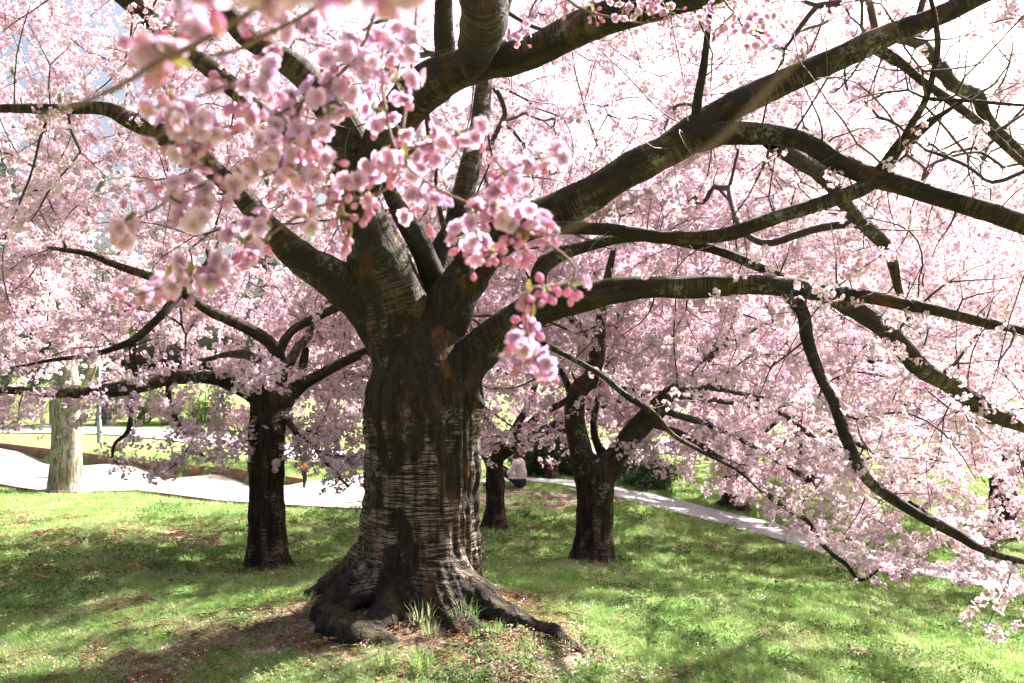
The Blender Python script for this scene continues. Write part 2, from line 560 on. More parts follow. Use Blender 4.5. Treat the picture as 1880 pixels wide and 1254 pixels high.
def build_ground():
    def axis(lo, hi, mid_lo, mid_hi, step, grow):
        a = list(np.arange(mid_lo, mid_hi + 1e-6, step))
        s, x = step, mid_hi
        while x < hi:
            s *= grow
            x += s
            a.append(x)
        s, x = step, mid_lo
        b = []
        while x > lo:
            s *= grow
            x -= s
            b.append(x)
        return np.array(b[::-1] + a)
    xs = axis(-900, 900, -9, 9, .10, 1.06)
    ys = axis(-400, 1200, 3, 17, .10, 1.05)
    X, Y = np.meshgrid(xs, ys)
    x, y = X.ravel(), Y.ravel()
    z = ground(x, y)
    kl = np.interp(x, K_LINE[:, 0], K_LINE[:, 1], left=1e9, right=1e9)
    wl = np.interp(x, W_LINE[:, 0], W_LINE[:, 1], left=-1e9, right=-1e9)
    ins = (y > kl + .25) & (y < wl - .05)
    z = z - .55 * ins
    nx = len(xs)
    i = (np.arange(len(ys) - 1)[:, None] * nx + np.arange(nx - 1)[None, :]).ravel()
    f = np.stack([i, i + 1, i + nx + 1, i + nx], 1)
    t = NT("lawn_earth")
    geo = t.n("ShaderNodeNewGeometry")
    at = t.n("ShaderNodeAttribute", attribute_name="soil")
    pos = geo.outputs['Position']
    n_f = t.noise(pos, 45, 5, .7)
    n_m = t.noise(pos, 7, 4, .6)
    n_l = t.noise(pos, 1.1, 3, .6)
    green = t.mix(n_m, (0.11, 0.19, 0.04), (0.30, 0.36, 0.14))
    green = t.mix(t.ramp(n_l, .45, .65), green, (0.16, 0.17, 0.065))
    earth = t.mix(n_f, (0.10, 0.062, 0.046), (0.27, 0.19, 0.15))
    earth = t.mix(t.ramp(n_m, .45, .7), earth, (0.40, 0.31, 0.24))
    c = t.mix(t.ramp(t.math('ADD', at.outputs['Fac'], t.math('MULTIPLY', t.math('SUBTRACT', n_f, .5), .8)), .35, .6), green, earth)
    p = t.principled(c, .95, t.math('ADD', n_f, n_m), .8, .03, .1)
    m = t.done(p)
    me = new_mesh("lawn", np.stack([x, y, z], 1), f, True, [m], None, {"soil": soilmask(x, y)})
    o = child("ground", me)
    tag(o, "sloping park lawn of short grass and bare earth", None, None, "structure")


build_ground()


def draped_strip(name, left, right, mat, off=.02, seg=.35, nv=8, label=None, zfun=None):
    """sheet between two polylines of equal parameter, laid on the terrain"""
    def resample(l, n):
        d = np.concatenate([[0], np.cumsum(np.linalg.norm(np.diff(l, axis=0), axis=1))])
        s = np.linspace(0, d[-1], n)
        return np.stack([np.interp(s, d, l[:, k]) for k in range(2)], 1)
    n = int(max(np.linalg.norm(np.diff(left, axis=0), axis=1).sum(), 2) / seg)
    a, b = resample(left, n), resample(right, n)
    v = np.linspace(0, 1, nv)
    p = a[:, None, :] * (1 - v)[None, :, None] + b[:, None, :] * v[None, :, None]
    xy = p.reshape(-1, 2)
    z = ground(xy[:, 0], xy[:, 1]) + off if zfun is None else zfun(a, b, v)
    i = (np.arange(n - 1)[:, None] * nv + np.arange(nv - 1)[None, :]).ravel()
    f = np.stack([i, i + 1, i + nv + 1, i + nv], 1)
    me = new_mesh(name, np.column_stack([xy, z]), f, zfun is None, [mat])
    # faces up
    o = child(name, me)
    tag(o, label, None, None, "structure")
    return o


def offset_line(l, d):
    t = np.gradient(l, axis=0)
    t /= np.linalg.norm(t, axis=1)[:, None]
    return l + np.stack([-t[:, 1], t[:, 0]], 1) * d


m_gravel = mat_plain("pale_gravel", (0.34, 0.31, 0.275), 0.95, 35, 0.35, 0.5, 0.01)
m_asphalt = mat_plain("worn_asphalt", (0.34, 0.335, 0.33), 0.9, 30, 0.2, 0.3, 0.01)
draped_strip("footpath", offset_line(PATH, 0), offset_line(PATH, 1.9), m_asphalt, .035, .3, 10, "pale footpath running downhill along the lawn")


# sandy area in front of the rusted wall: folds up against the wall
def sand():
    gaps_px = [(-300, .05), (0, .06), (40, .10), (92, .36), (150, .30), (200, .12), (250, .10), (318, .34), (400, .07), (470, .30), (530, .12), (560, .05), (700, .0)]
    wtop = {'x': np.array([-34, -22.4, -18, -13.8, -10.3, -7.22, -5.33, -4.7, -3.2]),
            'z': np.array([-.45, -.52, -.63, -.73, -.81, -.89, -.93, -1.15, -1.1])}
    gx = np.array([g[0] for g in gaps_px], float)
    gv = np.array([g[1] for g in gaps_px])

    def zf(a, b, v):
        wt = np.interp(b[:, 0], wtop['x'], wtop['z'])
        px = CX + b[:, 0] / b[:, 1] * FPX
        zb = wt - np.interp(px, gx, gv) - .10 * (px < 570)
        za = ground(a[:, 0], a[:, 1]) + .04
        vv = np.clip((v - .15) / .85, 0, 1)
        return (za[:, None] * (1 - vv)[None] + zb[:, None] * vv[None]).ravel()
    draped_strip("sand_path", K_LINE[:7], W_LINE, m_gravel, seg=.25, nv=14, zfun=zf, label="pale sandy path folding up against the rusted wall")
    # wall
    root = empty("retaining_wall", (-13.8, 25.5, -1.2))
    for k in range(len(W_LINE) - 3):
        a, b = W_LINE[k], W_LINE[k + 1]
        za, zb = wtop['z'][k], wtop['z'][k + 1]
        nseg = max(1, int(round(np.linalg.norm(b - a) / 2.2)))
        for s in range(nseg):
            p, q = a + (b - a) * (s / nseg), a + (b - a) * ((s + 1) / nseg)
            zp, zq = za + (zb - za) * (s / nseg), za + (zb - za) * ((s + 1) / nseg)
            d = (q - p) / np.linalg.norm(q - p)
            nrm = np.array([-d[1], d[0]])
            q2 = q - d * .012
            th = .035
            v = [[*p, zp - 1.2], [*q2, zq - 1.2], [*(q2 + nrm * th), zq - 1.2], [*(p + nrm * th), zp - 1.2],
                 [*p, zp], [*q2, zq], [*(q2 + nrm * th), zq], [*(p + nrm * th), zp]]
            mb = MB()
            mb.add(v, [[0, 3, 2, 1], [4, 5, 6, 7], [0, 1, 5, 4], [1, 2, 6, 5], [2, 3, 7, 6], [3, 0, 4, 7]])
            child("panel", mb.mesh("wall_panel", [M['rust']], False), root)
    tag(root, "long low rusted steel wall behind the pale sandy path", "wall")
    # kerb along the grass edge
    root = empty("path_edging", (K_LINE[3][0], K_LINE[3][1], -1.0))
    l = K_LINE[:7]
    for k in range(len(l) - 1):
        a, b = l[k], l[k + 1]
        nseg = max(1, int(round(np.linalg.norm(b - a) / 1.6)))
        for s in range(nseg):
            p, q = a + (b - a) * (s / nseg), a + (b - a) * ((s + .985) / nseg)
            mid = (p + q) / 2
            L = np.linalg.norm(q - p)
            ang = math.atan2(q[1] - p[1], q[0] - p[0])
            mb = MB()
            z0, z1 = gz(*p), gz(*q)
            d = (q - p) / L
            nrm = np.array([-d[1], d[0]]) * .03
            v = []
            for zz in (-.3, .075):
                v += [[*(p - nrm), z0 + zz], [*(q - nrm), z1 + zz], [*(q + nrm), z1 + zz], [*(p + nrm), z0 + zz]]
            mb.add(v, [[0, 3, 2, 1], [4, 5, 6, 7], [0, 1, 5, 4], [1, 2, 6, 5], [2, 3, 7, 6], [3, 0, 4, 7]])
            child("edging_strip", mb.mesh("edging_strip", [M['kerb']], False), root)
    tag(root, "thin brown edging between the lawn and the sandy path", "edging")


sand()
ROAD = np.array([[-60, 36], [-30, 36.2], [-18, 35], [-9, 32], [-2, 30], [8, 30]])
draped_strip("road", ROAD, ROAD + np.array([0, 4.2]), m_asphalt, .05, .6, 8, "grey park road beyond the rusted wall")


# ------------------------------------------------------------------ implicit surfaces (surface nets)
def smin(a, b, k):
    h = np.clip(.5 + .5 * (b - a) / k, 0, 1)
    return b * (1 - h) + a * h - k * h * (1 - h)


def seg_sdf(X, Y, Z, a, b, ra, rb):
    d = b - a
    L2 = float(d @ d) + 1e-12
    t = np.clip(((X - a[0]) * d[0] + (Y - a[1]) * d[1] + (Z - a[2]) * d[2]) / L2, 0, 1)
    dist = np.sqrt((X - a[0] - t * d[0]) ** 2 + (Y - a[1] - t * d[1]) ** 2 + (Z - a[2] - t * d[2]) ** 2)
    return dist - (ra + (rb - ra) * t)


def surface_nets(F, o, h):
    nx, ny, nz = F.shape
    neg = F < 0
    c = [neg[dx:nx - 1 + dx, dy:ny - 1 + dy, dz:nz - 1 + dz] for dx in (0, 1) for dy in (0, 1) for dz in (0, 1)]
    s = sum(k.astype(np.int8) for k in c)
    cells = np.argwhere((s > 0) & (s < 8))
    idx = np.full((nx - 1, ny - 1, nz - 1), -1, np.int64)
    idx[cells[:, 0], cells[:, 1], cells[:, 2]] = np.arange(len(cells))
    acc = np.zeros((len(cells), 3))
    cnt = np.zeros(len(cells))
    offs = [np.array([dx, dy, dz]) for dx in (0, 1) for dy in (0, 1) for dz in (0, 1)]
    for i in range(8):
        for j in range(i + 1, 8):
            df = offs[j] - offs[i]
            if np.abs(df).sum() != 1: continue
            pa, pb = cells + offs[i], cells + offs[j]
            fa, fb = F[tuple(pa.T)], F[tuple(pb.T)]
            m = (fa < 0) != (fb < 0)
            t = fa[m] / (fa[m] - fb[m])
            acc[m] += pa[m] + t[:, None] * df
            cnt[m] += 1
    v = acc / cnt[:, None] * h + o
    quads = []
    for ax in range(3):
        a1, a2 = (ax + 1) % 3, (ax + 2) % 3
        sl0 = [slice(None)] * 3
        sl1 = [slice(None)] * 3
        sl0[ax] = slice(0, -1)
        sl1[ax] = slice(1, None)
        n0, n1 = neg[tuple(sl0)], neg[tuple(sl1)]
        e = np.argwhere(n0 != n1)
        e = e[(e[:, a1] > 0) & (e[:, a2] > 0) & (e[:, a1] < F.shape[a1] - 1) & (e[:, a2] < F.shape[a2] - 1)]
        fl = n0[tuple(e.T)]
        q = []
        for (d1, d2) in ((-1, -1), (0, -1), (0, 0), (-1, 0)):
            w = e.copy()
            w[:, a1] += d1
            w[:, a2] += d2
            q.append(idx[tuple(w.T)])
        q = np.stack(q, 1)
        q[~fl] = q[~fl][:, ::-1]
        quads.append(q)
    q = np.concatenate(quads)
    return v, q[(q >= 0).all(1)]


def sdf_mesh(segs, h, k, pad=.08, post=None, smooth_it=1):
    """segs: list of (a, b, ra, rb[, k])"""
    pts = np.array([s[0] for s in segs] + [s[1] for s in segs])
    rm = max(max(s[2], s[3]) for s in segs)
    lo, hi = pts.min(0) - rm - pad, pts.max(0) + rm + pad
    n = np.ceil((hi - lo) / h).astype(int) + 1
    ax = [(lo[i] + np.arange(n[i]) * h).astype(np.float32) for i in range(3)]
    F = np.full(n, 10.0, np.float32)
    for sg in segs:
        a, b, ra, rb = [np.asarray(q, float) if i < 2 else q for i, q in enumerate(sg[:4])]
        kk = sg[4] if len(sg) > 4 else k
        mr = max(ra, rb) + kk * 1.5 + 2 * h
        l2, h2 = np.minimum(a, b) - mr, np.maximum(a, b) + mr
        i0 = np.maximum(np.floor((l2 - lo) / h).astype(int), 0)
        i1 = np.minimum(np.ceil((h2 - lo) / h).astype(int) + 1, n)
        X, Y, Z = np.meshgrid(ax[0][i0[0]:i1[0]], ax[1][i0[1]:i1[1]], ax[2][i0[2]:i1[2]], indexing='ij', sparse=True)
        d = seg_sdf(X, Y, Z, a, b, ra, rb).astype(np.float32)
        sub = F[i0[0]:i1[0], i0[1]:i1[1], i0[2]:i1[2]]
        F[i0[0]:i1[0], i0[1]:i1[1], i0[2]:i1[2]] = smin(sub, d, kk)
    v, q = surface_nets(F, lo, h)
    for _ in range(smooth_it):
        acc = np.zeros_like(v)
        cnt = np.zeros(len(v))
        for i in range(4):
            for j in (1, 3):
                np.add.at(acc, q[:, i], v[q[:, (i + j) % 4]])
                np.add.at(cnt, q[:, i], 1)
        v = .5 * v + .5 * acc / np.maximum(cnt, 1)[:, None]
    return v, q


def normals(v, q):
    n = np.cross(v[q[:, 2]] - v[q[:, 0]], v[q[:, 3]] - v[q[:, 1]])
    out = np.zeros_like(v)
    for i in range(4):
        np.add.at(out, q[:, i], n)
    return out / (np.linalg.norm(out, axis=1)[:, None] + 1e-9)


# ------------------------------------------------------------------ limbs
def spline(pts, step):
    """Catmull-Rom through rows (x, y, z, r), resampled at ~step"""
    p = np.asarray(pts, float)
    p = np.vstack([2 * p[0] - p[1], p, 2 * p[-1] - p[-2]])
    out = []
    for i in range(1, len(p) - 2):
        L = np.linalg.norm(p[i + 1, :3] - p[i, :3])
        n = max(2, int(L / step))
        t = np.linspace(0, 1, n, endpoint=False)[:, None]
        a, b, c, d = p[i - 1], p[i], p[i + 1], p[i + 2]
        out.append(.5 * (2 * b + (c - a) * t + (2 * a - 5 * b + 4 * c - d) * t ** 2 + (3 * b - a - 3 * c + d) * t ** 3))
    out.append(p[-2][None])
    o = np.concatenate(out)
    o[:, 3] = np.maximum(o[:, 3], .0015)
    return o


def traced(rows):
    """rows (px, py, depth, width px) -> (x, y, z, r)"""
    return np.array([[*P(a, b, d), w / FPX * d / 2 * .88] for a, b, d, w in rows])


def limb_mesh(name, rows, mat, seed=0, sides=24, fine=True, gn=.12):
    c = spline(rows, max(.02, min(.08, rows[:, 3].mean() * .35)) if fine else .1)
    wob = np.stack([fbm(c[:, :3] * 2.3, seed + 50 + k, 2) - .5 for k in range(3)], 1)
    c[:, :3] += wob * np.minimum(c[:, 3:4] * 1.5, .07)
    c[:, 3] *= 1 + .22 * (fbm(c[:, :3] * 3.1, seed + 70, 2) - .5)

    def disp(bc):
        r = np.hypot(bc[:, 0], bc[:, 1])
        d = (fbm(np.column_stack([bc[:, :2] * 9, bc[:, 2] * 5]), seed, 3) - .5) * 2 * gn
        ring = (vnoise(np.column_stack([bc[:, :2] * 6, bc[:, 2] * 55]), seed + 9) - .5) * .06
        knot = np.clip(vnoise(np.column_stack([bc[:, :2] * 5, bc[:, 2] * 2.2]), seed + 17) - .78, 0, 1) * 1.3
        return r * (d + ring + knot)
    mb = MB()
    mb.tube(c[:, :3], c[:, 3], sides, 0, True, True, disp if fine else None)
    return mb.mesh(name, [mat]), c


def grow(limbs, targets, w=.35, seed=0, minr=.0028, exp=.46, sag=.06, step=.11, cap=.62):
    """balanced spanning tree from limb centre lines to target points.
    limbs: list of arrays (x,y,z,r).  returns dict with pos, parent, rad, n_old, tip flags"""
    rng = np.random.default_rng(seed)
    pos, par, lim_r, plen = [], [], [], []
    for c in limbs:
        sp = c[::max(1, int(.12 / max(1e-3, np.linalg.norm(np.diff(c[:, :3], axis=0), axis=1).mean())))]
        for i in range(len(sp)):
            pos.append(sp[i, :3]); par.append(-1); lim_r.append(sp[i, 3]); plen.append(.5 * i / len(sp))
    n_old = len(pos)
    pos = np.array(pos); plen = np.array(plen)
    T = np.asarray(targets)
    best = np.full(len(T), 1e9)
    bi = np.zeros(len(T), int)
    for s in range(0, n_old, 400):
        d = np.linalg.norm(T[:, None] - pos[None, s:s + 400], axis=2) + w * plen[None, s:s + 400]
        k = d.argmin(1)
        dv = d[np.arange(len(T)), k]
        m = dv < best
        best[m] = dv[m]
        bi[m] = k[m] + s
    PO, PA, PL, LR = list(pos), list(par), list(plen), list(lim_r)
    tipnode = np.zeros(len(T), int)
    alive = np.ones(len(T), bool)
    for _ in range(len(T)):
        bb = np.where(alive, best, 1e9)
        t = int(bb.argmin())
        alive[t] = False
        b = bi[t]
        a = PO[b]
        v = T[t] - a
        L = np.linalg.norm(v)
        k = max(1, int(L / step))
        side = np.cross(v, rng.normal(size=3))
        side = side / (np.linalg.norm(side) + 1e-9) * L * rng.normal() * .10
        prev = b
        new0 = len(PO)
        for i in range(1, k + 1):
            f = i / k
            q = a + v * f + side * math.sin(math.pi * f) + np.array([0, 0, sag * L * math.sin(math.pi * f)])
            if i < k: q = q + rng.normal(size=3) * .014
            PO.append(q); PA.append(prev); PL.append(PL[prev] + L / k); LR.append(0)
            prev = len(PO) - 1
        tipnode[t] = prev
        NP = np.array(PO[new0:])
        d = np.linalg.norm(T[:, None] - NP[None], axis=2) + w * np.array(PL[new0:])[None]
        kk = d.argmin(1)
        dv = d[np.arange(len(T)), kk]
        m = alive & (dv < best)
        best[m] = dv[m]
        bi[m] = kk[m] + new0
    pos = np.array(PO)
    par = np.array(PA)
    for _ in range(3):                                    # ease the sharp turns
        acc = np.zeros_like(pos)
        num = np.zeros(len(pos))
        k = np.arange(n_old, len(pos))
        np.add.at(acc, par[k], pos[k])
        np.add.at(num, par[k], 1)
        m = k[num[k] > 0]
        pos[m] = .5 * pos[m] + .25 * pos[par[m]] + .25 * acc[m] / num[m][:, None]
    cnt = np.zeros(len(pos))
    cnt[tipnode] += 1
    for i in range(len(pos) - 1, n_old - 1, -1):
        cnt[par[i]] += cnt[i]
    rad = minr * np.maximum(cnt, 1) ** exp
    LR = np.array(LR)
    for i in range(n_old, len(pos)):
        p = par[i]
        lim = LR[p] * cap if p < n_old else rad[p]
        rad[i] = min(rad[i], max(lim, minr))
    return dict(pos=pos, par=par, rad=rad, n_old=n_old, tip=tipnode, cnt=cnt)


def net_mesh(name, g, mat, lod=0):
    pos, par, rad, n0 = g['pos'], g['par'], g['rad'], g['n_old']
    ch = {}
    for i in range(n0, len(pos)):
        ch.setdefault(par[i], []).append(i)
    mb = MB()
    starts = []
    for p, cs in ch.items():
        if p < n0:
            starts += [(p, c) for c in cs]
        else:
            cs = sorted(cs, key=lambda c: -g['cnt'][c])
            starts += [(p, c) for c in cs[1:]]
    for p, c in starts:
        line = [p, c]
        while line[-1] in ch:
            line.append(max(ch[line[-1]], key=lambda q: g['cnt'][q]))
        r = rad[line].copy()
        r[0] = r[1] * 1.15
        r = r * np.linspace(1, .85, len(r))
        rr = r.max()
        s = 3 if rr < .006 else (4 if rr < .012 else (6 if rr < .03 else 9))
        if lod: s = max(3, s - 2)
        mb.tube(pos[line], r, s, 0, False, True)
    return mb.mesh(name, [mat])


# ------------------------------------------------------------------ blossom prototypes (kept in an unlinked collection)
PROTO = bpy.data.collections.new("proto_blossom")
PROTO_G = bpy.data.collections.new("proto_grass")


def petal(nu, nv, length, width, cup, notch):
    """petal from base along +x, lying in xy and cupped in z; returns verts, quads, pc"""
    u = np.linspace(0, 1, nu)
    v = np.linspace(-1, 1, nv)
    U, V = np.meshgrid(u, v, indexing='ij')
    wid = width * .5 * (np.sin(np.pi * np.clip(U * .80 + .10, 0, 1)) ** .9)
    wid[0] *= .45
    x = U * length
    x = x - notch * length * (1 - np.abs(V)) * (U ** 6)
    y = V * wid
    z = cup * length * (U ** 2) + .25 * np.abs(V) ** 2 * wid
    i = (np.arange(nu - 1)[:, None] * nv + np.arange(nv - 1)[None, :]).ravel()
    return np.stack([x, y, z], 2).reshape(-1, 3), np.stack([i, i + 1, i + nv + 1, i + nv], 1), U.ravel()


def flower_into(mb, M4, size, rng, near=False, layers=2, pm=0, smt=1):
    n = 5
    for L in range(layers):
        for k in range(n):
            cup = ((.05 + .17 * L) if near else (.18 + .42 * L)) * rng.uniform(.7, 1.4)
            if near: v, f, pc = petal(5, 5, size * .5 * (1 - .24 * L) * rng.uniform(.9, 1.1), size * (.47 - .06 * L), cup, .16)
            else: v, f, pc = petal(3 if L == 0 else 2, 2, size * .5 * (1 - .2 * L) * rng.uniform(.85, 1.15), size * .46, cup, 0)
            a = 2 * math.pi * (k + .5 * L) / n + rng.normal() * .15
            tw = rng.normal() * .18
            m = Matrix.Rotation(a, 4, 'Z') @ Matrix.Rotation(tw, 4, 'X')
            m = np.array(M4 @ m)
            mb.add(v @ m[:3, :3].T + m[:3, 3], f, pm, pc=pc)
    if near:
        for k in range(7):
            a = rng.uniform(0, 6.28)
            r = size * .10 * rng.uniform(.3, 1)
            h = size * rng.uniform(.10, .18)
            d = size * .014
            b = np.array([[0, 0, .0], [r * math.cos(a) - d, r * math.sin(a), h], [r * math.cos(a) + d, r * math.sin(a), h], [r * math.cos(a), r * math.sin(a) + d, h + d * 2]])
            m = np.array(M4)
            mb.add(b @ m[:3, :3].T + m[:3, 3], [[0, 1, 2], [1, 3, 2], [0, 2, 3], [0, 3, 1]], smt, pc=np.ones(4))


def orient(nrm, roll):
    q = Vector(nrm).to_track_quat('Z', 'Y')
    return q.to_matrix().to_4x4() @ Matrix.Rotation(roll, 4, 'Z')


def cluster_proto(name, seed, nfl, rad, fsize, near=False, buds=1):
    rng = np.random.default_rng(seed)
    mb = MB()
    for k in range(nfl):
        d = rng.normal(size=3)
        d[2] -= .25
        d /= np.linalg.norm(d)
        c = d * rad * rng.uniform(.55, 1.0)
        nrm = d + rng.normal(size=3) * .35
        M4 = Matrix.Translation(c) @ orient(nrm, rng.uniform(0, 6.28))
        sd = np.cross(d, [.3, .5, .8]) * .0012
        mb.add([c * .0 - sd, c * .0 + sd, c], [[0, 1, 2]], 2, pc=np.zeros(3))
        flower_into(mb, M4, fsize * rng.uniform(.85, 1.12), rng, near, 2 if (near or k % 2 == 0) else 1)
    me_m = [M['petal'], M['stamen'], M['bud']]
    for k in range(buds):
        d = rng.normal(size=3)
        d[2] = -abs(d[2])
        d /= np.linalg.norm(d)
        sd = np.cross(d, [.3, .5, .8]) * .0012
        mb.add([-sd, sd, d * rad * .72], [[0, 1, 2]], 2, pc=np.zeros(3))
        v = np.array([[0, 0, 0], [.25, 0, .5], [0, .25, .5], [-.25, 0, .5], [0, -.25, .5], [0, 0, 1]]) * fsize * .5
        m = np.array(Matrix.Translation(d * rad * .7) @ orient(d, 0))
        mb.add(v @ m[:3, :3].T + m[:3, 3], [[0, 2, 1], [0, 3, 2], [0, 4, 3], [0, 1, 4], [5, 1, 2], [5, 2, 3], [5, 3, 4], [5, 4, 1]], 2, pc=np.array([0, .5, .5, .5, .5, 1]))
    return mb.mesh(name, me_m)


CL_MESH = []
for i in range(8):
    me = cluster_proto(f"blossom_cluster_{i}", 100 + i, [7, 8, 9, 6, 10, 7, 5, 8][i], [.034, .038, .042, .030, .044, .036, .028, .046][i], .034, False, 1 + i % 2)
    CL_MESH.append(me)
    o = bpy.data.objects.new(f"proto_blossom_{i}", me)
    PROTO.objects.link(o)


def scatter_group(name, collection):
    ng = bpy.data.node_groups.new(name, 'GeometryNodeTree')
    ng.interface.new_socket("Geometry", in_out='INPUT', socket_type='NodeSocketGeometry')
    ng.interface.new_socket("Geometry", in_out='OUTPUT', socket_type='NodeSocketGeometry')
    n = ng.nodes
    gi, go = n.new("NodeGroupInput"), n.new("NodeGroupOutput")
    ci = n.new("GeometryNodeCollectionInfo")
    ci.inputs[0].default_value = collection
    ci.inputs['Separate Children'].default_value = True
    ci.inputs['Reset Children'].default_value = True
    iop = n.new("GeometryNodeInstanceOnPoints")
    iop.inputs['Pick Instance'].default_value = True

    def attr(nm, typ):
        a = n.new("GeometryNodeInputNamedAttribute")
        a.data_type = typ
        a.inputs[0].default_value = nm
        return a.outputs[0]
    lk = ng.links.new
    e2r = n.new("FunctionNodeEulerToRotation")
    lk(attr("rot", 'FLOAT_VECTOR'), e2r.inputs[0])
    lk(gi.outputs[0], iop.inputs['Points'])
    lk(ci.outputs[0], iop.inputs['Instance'])
    lk(attr("idx", 'INT'), iop.inputs['Instance Index'])
    lk(e2r.outputs[0], iop.inputs['Rotation'])
    lk(attr("scl", 'FLOAT'), iop.inputs['Scale'])
    lk(iop.outputs[0], go.inputs[0])
    return ng


NG_B = scatter_group("scatter_blossom", PROTO)
NG_G = scatter_group("scatter_grass", PROTO_G)


def scatter(name, pts, rot, scl, idx, ng, parent=None):
    me = bpy.data.meshes.new(name)
    me.vertices.add(len(pts))
    me.vertices.foreach_set("co", np.asarray(pts, np.float32).ravel())
    a = me.attributes.new("rot", 'FLOAT_VECTOR', 'POINT'); a.data.foreach_set("vector", np.asarray(rot, np.float32).ravel())
    a = me.attributes.new("scl", 'FLOAT', 'POINT'); a.data.foreach_set("value", np.asarray(scl, np.float32))
    a = me.attributes.new("idx", 'INT', 'POINT'); a.data.foreach_set("value", np.asarray(idx, np.int32))
    o = child(name, me, parent)
    md = o.modifiers.new("scatter", 'NODES')
    md.node_group = ng
    o["kind"] = "stuff"
    return o


def in_view(p, mx=60, my=60):
    d = np.maximum(p[:, 1], 1e-3)
    x = CX + p[:, 0] / d * FPX
    y = HY - (p[:, 2] - CAM_Z) / d * FPX
    return (p[:, 1] > .05) & (x > -mx) & (x < 1880 + mx) & (y > -my) & (y < 1254 + my)


def blossoms_on(g, per_m, seed, spread=.045, thin=.0125, dens=None, tipmask=None, flat=0.5):
    """points for blossom clusters along thin twigs"""
    rng = np.random.default_rng(seed)
    pos, par, rad, n0 = g['pos'], g['par'], g['rad'], g['n_old']
    i = np.arange(n0, len(pos))
    i = i[rad[i] < thin]
    if tipmask is not None:
        i = i[tipmask[i]]
    a, b = pos[par[i]], pos[i]
    L = np.linalg.norm(b - a, axis=1)
    lam = L * per_m
    if dens is not None: lam = lam * dens(b)
    n = rng.poisson(lam)
    k = np.repeat(np.arange(len(i)), n)
    t = rng.random(len(k))[:, None]
    p = a[k] * (1 - t) + b[k] * t + rng.normal(size=(len(k), 3)) * spread * np.array([1, 1, flat + .25])
    return p


def crown_targets(n, base, Rx, zb, zt, seed, thr=.38, inner=.15, scale=.8, Ry=None):
    """targets in an umbrella shaped crown; zb/zt are functions of (dx, dy, rho 0..1)"""
    rng = np.random.default_rng(seed)
    out = []
    tot = 0
    Ry = Ry or Rx
    while tot < n:
        m = n * 3
        a = rng.uniform(0, 2 * np.pi, m)
        rho = np.sqrt(rng.uniform(inner ** 2, 1, m))
        dx, dy = Rx * rho * np.cos(a), Ry * rho * np.sin(a)
        lo, hi = zb(dx, dy, rho), zt(dx, dy, rho)
        z = lo + (hi - lo) * rng.random(m) ** .8
        p = np.stack([base[0] + dx, base[1] + dy, z], 1)
        k = fbm(p * scale, seed + 3, 2)
        p = p[k > thr]
        out.append(p)
        tot += len(p)
    return np.concatenate(out)[:n]


def make_blossom_objects(root, pts, seed, scl=(0.85, 1.2), nobj=0, name="blossom"):
    """nearest nobj clusters as objects, the rest as one scattered mass"""
    rng = np.random.default_rng(seed)
    pts = np.asarray(pts)
    # gaps in the canopy that let sun reach the trunk and the ground around it
    cut = np.zeros(len(pts), bool)
    for q, r in (((-.15, 5.75, 1.1), .65), ((-.2, 5.7, .5), .6), ((.1, 4.9, .1), .8), ((-.6, 4.5, 0), .6), ((-2.3, 5.9, 0), .7), ((-3.2, 5.0, 0), .6), ((-1.9, 4.3, 0), .5), ((-.35, 1.15, 2.1), .55), ((-.5, 1.1, 2.0), .5), ((-.05, 1.2, 2.0), .5), ((-.2, .5, 2.0), .4)):
        w = pts - np.array(q)
        t = w @ np.array(S)
        cut |= (np.linalg.norm(w - t[:, None] * np.array(S), axis=1) < r * (.7 + .6 * vnoise(pts * 1.5, 19))) & (t > 0)
    pts = pts[~(cut & (rng.random(len(pts)) < .85))]
    rot = rng.uniform(0, 6.283, (len(pts), 3))
    s = rng.uniform(*scl, len(pts))
    idx = rng.integers(0, 8, len(pts))
    rest = np.ones(len(pts), bool)
    if nobj:
        v = in_view(pts, 0, 0)
        d = np.where(v, np.linalg.norm(pts - np.array([0, 0, CAM_Z]), axis=1), 1e9)
        k = np.argsort(d)[:nobj]
        for i in k:
            if d[i] > 1e8: break
            rest[i] = False
            child("blossom_cluster", CL_MESH[idx[i]], root, pts[i], rot[i], s[i])
    o = scatter(name, pts[rest], rot[rest], s[rest], idx[rest], NG_B, root)
    return o


STATS = {}

